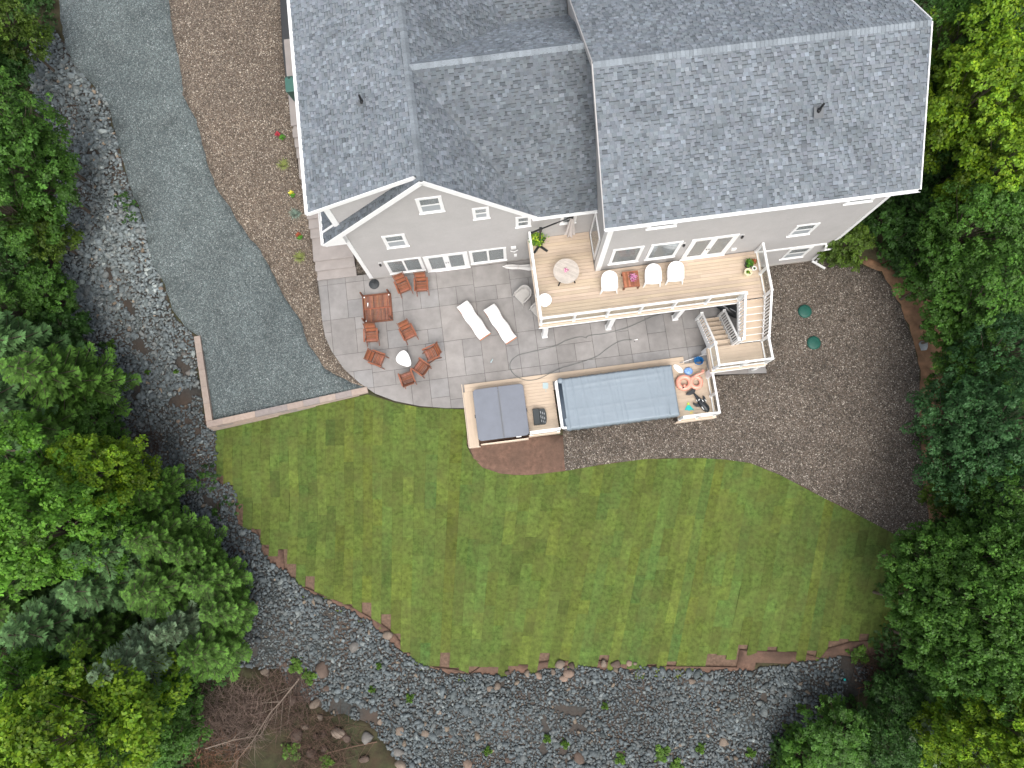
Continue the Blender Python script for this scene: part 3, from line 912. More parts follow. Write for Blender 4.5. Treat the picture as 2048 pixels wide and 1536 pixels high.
# patio door in the side wall beside the deck
o = MB(); a = 10.25
for (b0, b1, z0, z1) in ((-1.36, -.12, 5.0, 5.1), (-1.36, -.12, 2.72, 2.8), (-1.36, -1.26, 2.8, 5.0), (-.22, -.12, 2.8, 5.0)):
    o.box(a - .06, a + .02, b0, b1, z0, z1)
sd = o.build('door', WHITE, house)
MB().box(a - .035, a - .028, -1.26, -.22, 2.8, 5.0).build('pane', GLASS, sd)
MB().box(a - .022, a - .020, -1.26, -.22, 2.8, 5.0).build('room', CURT, sd)
# wall lights, meter boxes
def wall_light(a, b, z):
    p = MB().box(a - .07, a + .07, b - .03, b - .018, z - .1, z + .1).build('light_fixture', WHITE, house)
    MB().lathe([(.03, -.14), (.05, -.1), (.05, .06), (.02, .10)], (a, b - .10, z), 8).build('lantern', BLACKM, p)
for a, b, z in ((.82, 0, 1.95), (13.62, -1.81, 4.75), (15.98, -1.81, 4.88)):
    wall_light(a, b, z)
m = MB(); m.box(6.72, 6.95, -.08, -.019, 1.75, 2.0); m.tube([(6.68, -.12, 1.7), (6.85, -.16, 1.62), (7.02, -.12, 1.72)], .02, 6)
m.build('hose_reel', WHITE, house)
MB().box(6.85, 6.98, -.09, -.019, .75, .95).build('outlet_box', WHITE, house)
MB().box(16.0, 16.2, -1.89, -1.829, 3.15, 3.35).build('outlet_box', WHITE, house)
# vent pipes on the roofs
for (u, v, z, pl) in ((724, 205, 9.2, 'd'), (1637, 222, 9.4, 's')):
    a, b = hf(u, v, z)
    zz = 8.10 + (a + .62) * .4416 if pl == 'd' else 8.2 + (b - EB) * (ZR - 8.2) / (RB - EB)
    a, b = hf(u, v, zz)
    v_ = MB(); v_.lathe([(.075, -.05), (.07, .10), (.045, .12), (.042, .46), (.03, .46)], (a, b, zz), 12)
    vp = v_.build('vent_pipe', PIPEM, house)
    fl = MB()
    if pl == 'd': fl.add([(a - .22, b - .14, zz - .07), (a + .14, b - .14, zz + .085), (a + .14, b + .14, zz + .085), (a - .22, b + .14, zz - .07)], [(0, 1, 2, 3)])
    else: fl.add([(a - .17, b - .22, zz - .095), (a + .17, b - .22, zz - .095), (a + .17, b + .12, zz + .095), (a - .17, b + .12, zz + .095)], [(0, 1, 2, 3)])
    fl.build('flashing', mat('roof_flashing', (.11, .12, .13), .6), vp)
# ------------------------------------------------------------------ raised deck (house frame)
def hempty(name, a, b, z, rz, label, cat, group=None):
    x, y = hw(a, b)
    return empty(name, (x, y, z), YAW + rz, label, cat, group)
GLASSR = bpy.data.materials.new('railing_glass'); GLASSR.use_nodes = True
_nt = GLASSR.node_tree
for n in list(_nt.nodes): _nt.nodes.remove(n)
_o = _nt.nodes.new('ShaderNodeOutputMaterial'); _m = _nt.nodes.new('ShaderNodeMixShader'); _t = _nt.nodes.new('ShaderNodeBsdfTransparent'); _g = _nt.nodes.new('ShaderNodeBsdfGlossy')
_t.inputs[0].default_value = (.93, .95, .95, 1); _g.inputs['Roughness'].default_value = .03; _m.inputs[0].default_value = .10
_nt.links.new(_t.outputs[0], _m.inputs[1]); _nt.links.new(_g.outputs[0], _m.inputs[2]); _nt.links.new(_m.outputs[0], _o.inputs[0])

DZ = 2.65
deck = hempty('raised_deck', 0, 0, 0, 0, 'raised deck of tan composite boards with white glass-panel railing behind the house', 'deck')
rb = random.Random(9)
def boards(parent, a0, a1, b0, b1, z, n=None, w=.14, wmin=None, splits=True, axis='a', seam=4.9):
    """deck boards running along the house, each one its own object"""
    k = int(round((b1 - b0) / .146))
    w = (b1 - b0) / k
    for i in range(k):
        bb = b0 + i * w
        cuts = [a0]
        x = a0 + (rb.uniform(1.5, seam) if splits else 99)
        while x < a1 - .8:
            cuts.append(x); x += seam
        cuts.append(a1)
        for c0, c1 in zip(cuts, cuts[1:]):
            t = rb.gauss(1, .05)
            mb = MB().box(c0 + .0015, c1 - .0015, bb + .0045, bb + w - .0045, z - .025, z, (t, t * rb.uniform(.985, 1.01), t * rb.uniform(.96, 1.02)))
            mb.build('deck_board', DECKM, parent)
DA0, DA1, DB0 = 7.5, 17.3, -3.95
boards(deck, DA0, 10.18, -1.853, -.03, DZ, splits=False)
boards(deck, DA0, DA1, DB0, -1.857, DZ)
# framing, fascia, beam, posts
fm = MB(); fm.box(DA0 + .05, 10.1, -1.85, -.1, DZ - .24, DZ - .03); fm.box(DA0 + .05, DA1 - .05, DB0 + .05, -1.9, DZ - .24, DZ - .03)
fm.build('joist_frame', mat('deck_joists', (.10, .075, .05), .9), deck)
fs = MB()
fs.box(DA0 - .03, 16.12, DB0 - .045, DB0 - .01, DZ - .30, DZ - .01); fs.box(DA0 - .045, DA0 - .005, DB0 - .045, -.04, DZ - .30, DZ - .01); fs.box(DA1 + .005, DA1 + .045, DB0 - .045, -1.86, DZ - .30, DZ - .01)
fs.build('fascia', FASC, deck)
fs = MB(); fs.box(DA0 - .06, 16.1, DB0 - .075, DB0 - .046, DZ - .31, DZ - .24); fs.build('drip_edge', WHITE, deck)
for (u, v) in ((1089, 671), (1216, 655), (1349, 636)):
    a, b = hf(u, v, 0)
    p = MB(); p.box(a - .11, a + .11, b - .11, b + .11, 0, DZ - .3, bev=.01); p.box(a - .13, a + .13, b - .13, b + .13, 0, .12)
    p.build('support_post', WHITE, deck)
p = MB(); p.box(17.0, 17.22, -3.95, -3.75, -.1, DZ - .3); p.build('support_post', WHITE, deck)

def railing(parent, pts, z0, z1=None, h=1.0, n=None, glass=True, post=.10, first=True, last=True, spacing=1.5):
    """railing along pts (a, b) pairs; z0 may be a list for stairs"""
    zs = z0 if hasattr(z0, '__len__') else [z0] * len(pts)
    rail = MB(); started = None
    objs = []
    for i in range(len(pts) - 1):
        (a0, b0), (a1, b1) = pts[i], pts[i + 1]
        L = math.hypot(a1 - a0, b1 - b0)
        k = n if n else max(1, int(round(L / spacing)))
        for zz, ww, hh in ((h, .085, .05), (.08, .045, .04), (h - .12, .04, .035)):
            mb = MB().bar((a0, b0, zs[i] + zz), (a1, b1, zs[i + 1] + zz), ww, hh)
            objs.append(mb.build('rail', WHITE, parent))
        for j in range(k + 1):
            if i > 0 and j == 0: continue
            if not first and i == 0 and j == 0: continue
            if not last and i == len(pts) - 2 and j == k: continue
            t = j / k
            a, b, z = a0 + (a1 - a0) * t, b0 + (b1 - b0) * t, zs[i] + (zs[i + 1] - zs[i]) * t
            pm = MB().box(a - post / 2, a + post / 2, b - post / 2, b + post / 2, z - .02, z + h + .03, bev=.004)
            pm.box(a - post / 2 - .012, a + post / 2 + .012, b - post / 2 - .012, b + post / 2 + .012, z, z + .06)
            pm.build('railing_post', WHITE, parent)
        if glass:
            for j in range(k):
                t0, t1 = (j + .05) / k, (j + .95) / k
                q = lambda t: (a0 + (a1 - a0) * t, b0 + (b1 - b0) * t)
                e, f_ = q(t0), q(t1)
                MB().bar((*e, zs[i] + .49), (*f_, zs[i] + .49), .010, .76).build('glass_panel', GLASSR, parent)
    return objs
railing(deck, [(DA0 + .03, -.12), (DA0 + .03, DB0 + .05), (16.1, DB0 + .05)], DZ, n=None, spacing=1.33)
railing(deck, [(DA1 - .06, -1.9), (DA1 - .06, DB0 + .02)], DZ, n=2)

# ------------------------------------------------------------------ staircase from the deck to the patio
stair = hempty('outdoor_staircase', 16.1, -5, 0, 0, 'white and tan staircase turning down from the east end of the deck to the patio', 'staircase')
def W2(a, b): return (a - 16.1, b + 5)
LZ = 1.35
la0, la1, lb0, lb1 = 14.85, 17.27, -6.66, -5.62
def sbox(name, a0, a1, b0, b1, z0, z1, m, t=None):
    return MB().box(a0 - 16.1, a1 - 16.1, b0 + 5, b1 + 5, z0, z1, t).build(name, m, stair)
k = 7
for i in range(k):
    w = (lb1 - lb0) / k
    t = rb.gauss(1, .04); sbox('landing_board', la0, la1, lb0 + i * w + .003, lb0 + (i + 1) * w - .003, LZ - .025, LZ, DECKM, (t, t, t))
sbox('landing_frame', la0 + .03, la1 - .03, lb0 + .03, lb1 - .03, LZ - .25, LZ - .03, FASC)
for (a0, a1, b0, b1) in ((la0 - .03, la1 + .03, lb0 - .035, lb0 - .005), (la0 - .035, la0 - .005, lb0, lb1), (la1 + .005, la1 + .035, lb0, lb1)):
    sbox('landing_fascia', a0, a1, b0, b1, LZ - .30, LZ - .01, FASC)
sbox('drip_edge', la0 - .04, la1 + .04, lb0 - .06, lb0 - .036, LZ - .32, LZ - .25, WHITE)
def flight(a0, a1, b_top, z_top, z_bot, run, n, dirn):
    """n risers; treads start at b_top and step down in direction dirn (+1 north, -1 south)"""
    rise = (z_top - z_bot) / n
    for i in range(n - 1):
        z = z_top - rise * (i + 1)
        y0 = b_top + dirn * run * i; y1 = b_top + dirn * run * (i + 1)
        lo, hi = min(y0, y1), max(y0, y1)
        ye = (hi if dirn > 0 else lo)
        for q in range(2):
            w = (hi - lo + .02) / 2
            t = rb.gauss(1, .04)
            s0 = lo + q * w - (.02 if dirn < 0 else 0)
            sbox('tread', a0, a1, s0 + .002, s0 + w - .002, z - .025, z, DECKM, (t, t, t))
        sbox('nosing', a0, a1, (hi + .021) if dirn > 0 else (lo - .045), (hi + .044) if dirn > 0 else (lo - .022), z - .04, z + .004, WHITE if dirn < 0 else FASC)
        sbox('riser', a0, a1, y0 - .008, y0 + .008, z, z + rise - .027, FASC)
    for x in (a0 - .02, a1 - .02 + .0):
        mb = MB()
        y0, y1 = b_top, b_top + dirn * run * (n - 1)
        pts = [(y0, z_top - .02), (y1, z_bot + rise - .02), (y1, max(z_bot - .0, z_bot + rise - .30)), (y0, z_top - .34)]
        vs = [(xx - 16.1, p[0] + 5, p[1]) for xx in (x, x + .04) for p in pts]
        mb.add(vs, [(0, 1, 2, 3), (7, 6, 5, 4), (0, 4, 5, 1), (1, 5, 6, 2), (2, 6, 7, 3), (3, 7, 4, 0)]).build('stringer', WHITE, stair)
flight(16.16, 17.25, DB0 - .05, DZ, LZ, .262, 7, -1)
flight(14.92, 15.93, lb1 + .02, LZ, .0, .255, 7, 1)
def stair_rail(a, b0, z0, b1, z1):
    h = .98
    def L(p): return (p[0] - 16.1, p[1] + 5, p[2])
    MB().bar(L((a, b0, z0 + h)), L((a, b1, z1 + h)), .085, .05).build('rail', WHITE, stair)
    MB().bar(L((a, b0, z0 + .12)), L((a, b1, z1 + .12)), .05, .045).build('rail', WHITE, stair)
    n = int(abs(b1 - b0) / .125)
    for i in range(1, n):
        t = i / n
        b, z = b0 + (b1 - b0) * t, z0 + (z1 - z0) * t
        MB().box(a - .02 - 16.1, a + .02 - 16.1, b - .02 + 5, b + .02 + 5, z + .12, z + h).build('baluster', WHITE, stair)
def spost(a, b, z0, z1):
    MB().box(a - .052 - 16.1, a + .052 - 16.1, b - .052 + 5, b + .052 + 5, z0, z1, bev=.004).box(a - .065 - 16.1, a + .065 - 16.1, b - .065 + 5, b + .065 + 5, z1 - .03, z1 + .01).build('stair_post', WHITE, stair)
ub = lb1 + .06
stair_rail(16.13, DB0 + .03, DZ, ub, LZ + .15)
stair_rail(17.22, DB0 - .05, DZ, ub, LZ + .15)
stair_rail(14.90, ub - .03, LZ, -4.02, .22)
stair_rail(15.93, ub - .03, LZ, -4.02, .22)
for a, b, z in ((16.13, ub - .03, LZ), (15.93, ub - .04, LZ), (17.22, ub - .06, LZ), (14.90, ub - .06, LZ)):
    spost(a, b, z - .02, z + 1.05)
spost(14.90, -3.98, -.02, 1.15); spost(15.93, -3.98, -.02, 1.15)
spost(16.13, DB0 - .0, DZ - .3, DZ + 1.06)
railing(stair, [tuple(W2(*p)) for p in ((17.22, ub - .06), (17.22, lb0 + .05), (14.90, lb0 + .05), (14.90, ub - .06))], LZ, n=1, first=False, last=False)
spost(16.1, lb0 + .05, LZ - .02, LZ + 1.02)
for (a, b) in ((14.98, lb1 + .02), (14.98, lb0 + .06), (17.12, lb0 + .08), (17.1, lb1)):
    MB().box(a - .1 - 16.1, a + .1 - 16.1, b - .1 + 5, b + .1 + 5, -.15, LZ - .3).build('support_post', WHITE, stair)

# ------------------------------------------------------------------ spa platform
PZ = .06
plat = hempty('spa_platform', 3.8, -8.5, 0, 0, 'low tan board platform around the hot tub and the swim spa', 'platform')
def pbox(name, a0, a1, b0, b1, z0, z1, m, t=None, parent=None):
    return MB().box(a0 - 3.8, a1 - 3.8, b0 + 8.5, b1 + 8.5, z0, z1, t).build(name, m, parent or plat)
def pboards(a0, a1, b0, b1):
    k = max(1, int(round((b1 - b0) / .146))); w = (b1 - b0) / k
    for i in range(k):
        t = rb.gauss(1.02, .035)
        pbox('deck_board', a0, a1, b0 + i * w + .0045, b0 + (i + 1) * w - .0045, PZ - .025, PZ, DECKM, (t, t, t))
N0 = -5.64
pboards(3.8, 9.4, -6.0, N0); pboards(9.403, 14.0, -6.0, N0)
# west strip: boards run north-south
for i in range(3):
    t = rb.gauss(1.02, .03); pbox('deck_board', 3.72 + i * .15, 3.86 + i * .15, -8.53, -6.005, PZ - .025, PZ, DECKM, (t, t, t))
pboards(6.5, 7.86, -8.33, -6.003)
pboards(13.3, 15.0, -8.58, -6.003)
pbox('deck_board', 14.0, 15.0, -6.0, -5.98, PZ - .025, PZ, DECKM)
fr2 = [(3.70, 4.19, -8.56, -8.535), (3.68, 3.705, -8.56, -5.62), (6.46, 7.9, -8.39, -8.345), (13.2, 15.05, -8.625, -8.585), (15.005, 15.04, -8.6, -6.3)]
for q in fr2: pbox('fascia', *q, -.55, PZ - .005, FASC)
pbox('platform_frame', 3.75, 4.15, -8.5, -6.0, -.6, PZ - .03, FASC); pbox('platform_frame', 6.55, 7.8, -8.3, -6.0, -.6, PZ - .03, FASC)
pbox('platform_frame', 13.4, 14.95, -8.55, -6.1, -.6, PZ - .03, FASC); pbox('platform_frame', 3.8, 13.9, -6.0, -5.7, -.05, PZ - .03, FASC)
railing(plat, [(6.56 - 3.8, -8.30 + 8.5), (7.82 - 3.8, -8.30 + 8.5)], PZ, n=1, h=.92)
railing(plat, [(13.35 - 3.8, -8.50 + 8.5), (14.93 - 3.8, -8.50 + 8.5), (14.93 - 3.8, -6.75 + 8.5)], PZ, n=None, spacing=1.0)

# ------------------------------------------------------------------ retaining wall of split blocks
rw = empty('retaining_wall', (*PG(413, 850, True)[:2], -.8), 0, 'low L-shaped wall of tan and grey concrete blocks at the foot of the gravel drive', 'retaining wall')
rr = random.Random(31)
TOPZ = .04
def wall_run(p, q, n, courses=4):
    p, q = Vector((*p, 0)), Vector((*q, 0))
    d = (q - p); L = d.length; d.normalize(); nrm = Vector((-d.y, d.x, 0))
    for c in range(courses):
        zt = TOPZ - c * .20
        off = 0 if c % 2 == 0 else .5
        out = .0 if c == 0 else -.02 * 0 + .025 * c
        for i in range(n + (1 if off else 0)):
            a = max(0, (i - off) * L / n); b = min(L, (i + 1 - off) * L / n)
            if b - a < .05: continue
            base = rr.choice([(1.0, .94, .9), (1.12, 1.02, .95), (.78, .78, .82), (.95, .88, .85), (1.06, .97, .92)])
            kk = rr.uniform(.92, 1.06)
            w = .285
            v = []
            for z in (zt - .19, zt):
                for (s, t) in ((a + .004, -w / 2 - out), (b - .004, -w / 2 - out), (b - .004, w / 2), (a + .004, w / 2)):
                    x = p + d * s + nrm * t
                    v.append((x.x - rw.location.x, x.y - rw.location.y, z - rw.location.z))
            MB().add(v, [(3, 2, 1, 0), (4, 5, 6, 7), (0, 1, 5, 4), (1, 2, 6, 5), (2, 3, 7, 6), (3, 0, 4, 7)], tuple(x * kk for x in base)).build('block', BLOCKM, rw)
c0 = Vector(P(419, 848, TOPZ)); e1 = Vector(P(393.5, 672, TOPZ)); e2 = Vector(P(735, 779, TOPZ))
wall_run(e1, c0 + (e1 - c0).normalized() * .15, 5)
wall_run(c0 - (e2 - c0).normalized() * .14, e2, 10)

# ------------------------------------------------------------------ side steps
steps = empty('garden_steps', (*hw(-1.5, .3), 0), YAW, 'long flight of wide grey concrete steps climbing along the west side of the house', 'steps')
yl = [(634, 562), (632, 543.6), (630, 524), (625.5, 478), (621, 458.8), (617, 439.4), (612.6, 419), (608.3, 397.5), (604, 379), (599.7, 360), (595.4, 318), (592, 296.6), (588, 277), (584.7, 253.5)]
bs, as_ = [], []
for i, (u, v) in enumerate(yl):
    a, b = hf(u, v, .178 * i)
    bs.append(b); as_.append(a)
bs.append(bs[-1] + 7.0)
for i in range(len(yl)):
    z = .178 * (i + 1)
    b0, b1 = bs[i], bs[i + 1]
    a0 = -2.5
    a1 = -.62 if i < 3 else -.62
    t = rr.uniform(.95, 1.05)
    mb = MB().box(a0 + 1.5, a1 + 1.5, b0 - .3 - .03, b1 - .3 + .04, z - .09, z, (t, t, t), bev=.012)
    mb.build('step', STEPM, steps)
    MB().box(a0 + 1.5 + .04, a1 + 1.5 - .03, b0 - .3 + .02, b1 - .3, -.3, z - .092, (1, 1, 1)).build('riser', mat('step_riser', (.12, .105, .1), .9), steps) if i < 1 else MB().box(a0 + 1.5 + .04, a1 + 1.5 - .03, b0 - .3 + .02, b1 - .3, -.3, z - .092).build('riser', bpy.data.materials['step_riser'], steps)
MB().box(-2.5 + 1.5, 1.5 - .02, bs[2] - .3 + 1.5, bs[-1] - .3, -.3, .4).build('step_base', bpy.data.materials['step_riser'], steps)
gs = MB(); gs.box(-.6, -.02, .3, 14, -.1, .18); x = gs.build('gravel_strip', PEBE, None); x.location = (OX, OY, 0); x.rotation_euler = (0, 0, YAW); tag(x, kind='structure')
# ------------------------------------------------------------------ furniture on the patio
def pdir(u, v, du, dv, z):
    """world heading of an image direction at a pixel"""
    x0, y0 = P(u, v, z); x1, y1 = P(u + du, v + dv, z)
    return math.atan2(y1 - y0, x1 - x0)
def wood(r): k = r.uniform(.6, 1.5); return (k, k * r.uniform(.9, 1.1), k * r.uniform(.85, 1.1))
rf = random.Random(17)
def make_garden_chair():
    """slatted hardwood armchair; faces local +x"""
    t = empty('garden_chair')
    D, Wd = .50, .50
    for i in range(7):                                   # seat slats run across
        x = -.22 + i * .068
        z = .40 + .02 * (x + .2) * 2 - (.02 if 1 < i < 5 else 0)
        MB().box(x, x + .056, -Wd / 2 + .02, Wd / 2 - .02, z - .018, z, wood(rf)).build('seat_slat', TEAK, t)
    bp, bq = Vector((-.25, 0, .40)), Vector((-.50, 0, 1.00))
    for i in range(8):
        a = (i + .5) / 8
        c = bp.lerp(bq, a)
        MB().bar((c.x, -Wd / 2 + .03, c.z), (c.x, Wd / 2 - .03, c.z), .058, .018, up=(.92, 0, .38), tint=wood(rf)).build('back_slat', TEAK, t)
    for s in (-1, 1):
        MB().bar((-.22, s * (Wd / 2), .36), (-.51, s * (Wd / 2), 1.03), .028, .05, up=(1, 0, .4), tint=(.9, .9, .9)).build('back_post', TEAK, t)
        MB().bar((-.36, s * (Wd / 2 + .05), .63), (.27, s * (Wd / 2 + .05), .64), .062, .024, tint=(1.15, 1.1, 1.05)).build('armrest', TEAK, t)
        MB().bar((.26, s * (Wd / 2 + .02), .63), (-.38, s * (Wd / 2 + .02), 0), .03, .05, tint=(.75, .75, .75)).build('leg', TEAK, t)
        MB().bar((-.30, s * (Wd / 2 + .03), .44), (.34, s * (Wd / 2 + .03), 0), .03, .05, tint=(.75, .75, .75)).build('leg', TEAK, t)
        MB().bar((-.26, s * (Wd / 2 - .01), .385), (.27, s * (Wd / 2 - .01), .41), .03, .045, tint=(.85, .85, .85)).build('seat_rail', TEAK, t)
    MB().box(-.02, .01, -Wd / 2 - .02, Wd / 2 + .02, .30, .33, (.7, .7, .7)).build('stretcher', TEAK, t)
    return t
chairs = [((806, 572), (14, 33), 'brown slatted chair with a tilted back, against the house wall left of the glass doors'),
          ((843, 570), (2, 32), 'brown slatted chair pulled up right beneath the patio doors'),
          ((743, 671), (1, 30), 'brown slatted armchair just below the upturned table'),
          ((816, 665), (15, 30), 'brown slatted chair standing alone between the upturned table and the white loungers'),
          ((754, 718), (28, 10), 'brown slatted chair nearest the curved patio edge, left of the white triangular table'),
          ((864, 707), (-26, 12), 'rightmost brown slatted chair of the group around the white triangular table'),
          ((843, 736), (-24, -17), 'brown slatted chair touching the lower right corner of the white triangular table'),
          ((815, 758), (-10, -28), 'lowest brown slatted chair on the patio, below the white triangular table')]
proto = make_garden_chair()
for i, ((u, v), (du, dv), lab) in enumerate(chairs):
    o = proto if i == 0 else copy_tree(proto)
    x, y = P(u, v, .42)
    a = pdir(u, v, du, dv, .42)
    x += .07 * math.cos(a); y += .07 * math.sin(a)
    o.location = (x, y, .002); o.rotation_euler = (0, 0, a)
    tag(o, lab, 'chair', 'brown slatted garden chairs on the patio')
# upturned slatted table
tb = empty('garden_table', (*P(755, 616, .05), .002), pdir(755, 616, 20, -2.2, 0), 'square brown slatted table lying upside down with its legs in the air', 'table')
S = .68
for j in range(2):
    for i in range(20):
        y0, y1 = (-S + .06, -.03) if j else (.03, S - .06)
        x = -S + .06 + i * (2 * S - .12) / 20
        MB().box(x + .011, x + (2 * S - .12) / 20 - .011, y0, y1, .03, .05, wood(rf)).build('slat', TEAK, tb)
for q in ((-S, S, -S, -S + .06), (-S, S, S - .06, S), (-S, -S + .06, -S + .06, S - .06), (S - .06, S, -S + .06, S - .06), (-S + .06, S - .06, -.03, .03)):
    MB().box(*q, .0, .055, wood(rf), bev=.006).build('frame_rail', TEAK, tb)
for q in ((-S + .01, S - .01, -S + .01, -S + .04), (-S + .01, S - .01, S - .04, S - .01), (-S + .01, -S + .04, -S + .04, S - .04), (S - .04, S - .01, -S + .04, S - .04)):
    MB().box(*q, .056, .12, (.8, .8, .8)).build('apron', TEAK, tb)
for sx in (-1, 1):
    for sy in (-1, 1):
        MB().bar((sx * (S - .05), sy * (S - .05), .03), (sx * (S - .06), sy * (S - .06), .74), .065, .065, up=(1, 0, 0), tint=(.62, .62, .62)).build('leg', TEAK, tb)
        MB().box(sx * (S - .10) - .03, sx * (S - .10) + .03, sy * (S - .10) - .03, sy * (S - .10) + .03, .055, .063).build('corner_plate', WHITEP, tb)
px, py = P(736, 606, .06)
sq = MB().lathe([(.0, 0), (.03, .0), (.03, .10), (.012, .15), (.012, .19), (.0, .19)], n=10).build('spray_bottle', WHITEP)
sq.location = (px, py, .08); sq.rotation_euler = (math.radians(88), 0, 0); tag(sq, 'small white bottle lying on the upturned brown table', 'bottle')
# umbrella base
ub_ = empty('umbrella_base', (*P(748, 568, .05), .002), 0, 'round black umbrella base near the corner of the house', 'umbrella base')
MB().lathe([(.24, 0), (.245, .04), (.21, .07), (.06, .095), (.035, .10), (.035, .32), (.024, .32), (.024, .12), (0, .12)], n=28).build('weight', mat('dark_grey_casting', (.04, .045, .05), .6, noise=.2, nscale=20), ub_, smooth=True)
MB().bar((.03, 0, .24), (.09, 0, .24), .02).build('knob', BLACKM, ub_)
for k in range(12):
    a = k * math.pi / 6
    MB().bar((.09 * math.cos(a), .09 * math.sin(a), .092), (.20 * math.cos(a), .20 * math.sin(a), .076), .012, .012).build('rib', BLACKM, ub_)
# white triangular table
tt = empty('side_table', (*P(803, 717, .45), .002), 0, 'glossy white table with a rounded triangular top among the brown chairs', 'table')
ax, ay = P(803, 717, .45)
tri = []
for (u, v) in smooth(smooth([(787, 722), (809, 696), (824, 735)], 1), 2):
    tri.append(P(u, v, .45))
tri = [((p[0] - ax) * 1.22, (p[1] - ay) * 1.22) for p in tri]
if area(tri) < 0: tri.reverse()
MB().prism(tri, .42, .455).build('table_top', WHITEP, tt, bevel=.01)
for k in range(3):
    p = tri[int(k * len(tri) / 3 + 2) % len(tri)]
    MB().bar((p[0] * .55, p[1] * .55, .42), (p[0] * .75, p[1] * .75, 0), .035).build('leg', WHITEP, tt)
# white loungers
CUSH = mat('white_cushion_fabric', (.86, .86, .85), .85, noise=.03, nscale=4)
def make_lounger():
    t = empty('sun_lounger')
    L, Wd = 1.86, .60
    prof = [(-.93, .44), (-.62, .37), (-.28, .30), (-.12, .27), (.4, .27), (.93, .27)]
    mb = MB(); vs = []; fs = []; ny = 7
    nx = 32
    for i in range(nx + 1):
        x = -.93 + 1.86 * i / nx
        z = np.interp(x, [p[0] for p in prof], [p[1] for p in prof])
        for j in range(ny):
            y = -Wd / 2 + Wd * j / (ny - 1)
            e = (j in (0, ny - 1)) or i in (0, nx)
            wv = .010 * math.sin(x * 9 + j) * (0.5)
            sc = .018 * math.sin(x * 7.3) if j in (0, ny - 1) else 0
            vs.append((x, y + sc, z + wv - (.03 if e else 0)))
    for i in range(nx):
        for j in range(ny - 1):
            a = i * ny + j
            fs.append((a, a + ny, a + ny + 1, a + 1))
    mb.add(vs, fs)
    c = mb.build('cushion', CUSH, t, smooth=True)
    sm = c.modifiers.new('thick', 'SOLIDIFY'); sm.thickness = .06; sm.offset = -1
    for s in (-1, 1):
        MB().bar((-.9, s * .27, .20), (.93, s * .27, .20), .04, .06, tint=(1.8, 2.0, 2.0)).build('side_rail', TEAK, t)
        for x in (-.7, .75):
            MB().box(x - .025, x + .025, s * .27 - .02, s * .27 + .02, 0, .18, (1.8, 2.0, 2.0)).build('leg', TEAK, t)
        MB().bar((-.28, s * .2, .2), (-.75, s * .2, .36), .03, tint=(1.8, 2, 2)).build('back_support', TEAK, t)
    for x in (.95, .90):
        MB().box(x - .02, x + .025, -.29, .29, .17, .215, (1.9, 2.2, 2.2)).build('end_rail', TEAK, t)
    return t
lg = make_lounger()
for i, (u, v, du, dv, lab) in enumerate(((947, 640, 47, 66, 'white cushioned sun lounger on the left of the pair, brown wood showing at its foot'),
                                         (1000, 647, 47, 70, 'white cushioned sun lounger on the right of the pair, closer to the deck'))):
    o = lg if i == 0 else copy_tree(lg)
    o.location = (*P(u, v, .3), .002); o.rotation_euler = (0, 0, pdir(u, v, du, dv, .3))
    tag(o, lab, 'sun lounger', 'white sun loungers on the patio')

# moulded armchairs (the same model in grey on the patio and in white on the deck); face local +x
def make_tub(m):
    t = empty('armchair')
    n = 26
    ring = []
    for k in range(n + 1):                                # U-shaped shell, open towards +x
        a = math.radians(-180 + 360 * k / n)
        ring.append(a)
    def outline(s, r_):   # superellipse-like plan, rounder at the back
        pts = []
        for k in range(15):
            f_ = k / 14
            if f_ < .28:  pts.append((.34 - .46 * f_ / .28, -.34 - .0 * f_))
            elif f_ > .72: pts.append((.34 - .46 * (1 - f_) / .28, .34))
            else:
                a = math.radians(-90 - 180 * (f_ - .28) / .44)
                pts.append((-.12 + .26 * math.cos(a) , .34 * math.sin(a)))
        return [(x * s, y * r_) for x, y in pts]
    po = outline(1, 1); pi_ = outline(.86, .80)
    vs, fs = [], []
    m_ = len(po)
    for k in range(m_):
        back = max(0, (-po[k][0] + .02)) / .40
        zt = .60 + .20 * min(1, back) ** 1.2 - (.07 * max(0, po[k][0]) / .34)
        vs += [(po[k][0] * .90, po[k][1] * .92, .20), (po[k][0] * 1.03, po[k][1] * 1.04, zt - .03), (po[k][0] * 1.0, po[k][1] * 1.0, zt), (pi_[k][0], pi_[k][1], zt - .005), (pi_[k][0] * .93, pi_[k][1] * .93, .36)]
    for k in range(m_ - 1):
        for j in range(4):
            a = k * 5 + j
            fs.append((a, a + 5, a + 6, a + 1))
    fs.append((0, 1, 2, 3, 4)); fs.append(tuple(reversed([(m_ - 1) * 5 + j for j in range(5)])))
    sh = MB().add(vs, fs).build('shell', m, t, smooth=True)
    sh.modifiers.new('sub', 'SUBSURF').levels = 1; sh.modifiers['sub'].render_levels = 1
    seat = MB()
    seat.prism([(.33, -.29), (.35, 0), (.33, .29), (-.1, .27), (-.30, .14), (-.33, 0), (-.30, -.14), (-.1, -.27)], .22, .37)
    seat.build('seat', m, t, bevel=.02)
    for sx, sy in ((.33, .32), (.33, -.32), (-.26, .2), (-.26, -.2)):
        MB().bar((sx * .95, sy * .95, .32), (sx * 1.15, sy * 1.12, 0), .07, .06, up=(0, 1, 0), taper=.6).build('leg', m, t)
    return t
gp = make_tub(GREYP)
for i, (u, v, lab) in enumerate(((1047, 589, 'light grey moulded armchair beside the white loungers, fully in view left of the deck'),
                                 (1080, 617, 'light grey moulded armchair partly hidden under the corner of the deck'))):
    o = gp if i == 0 else copy_tree(gp)
    o.location = (*P(u, v, .4), .002); o.rotation_euler = (0, 0, pdir(u, v, -22 , 20, .4))
    tag(o, lab, 'armchair', 'grey moulded armchairs on the patio')
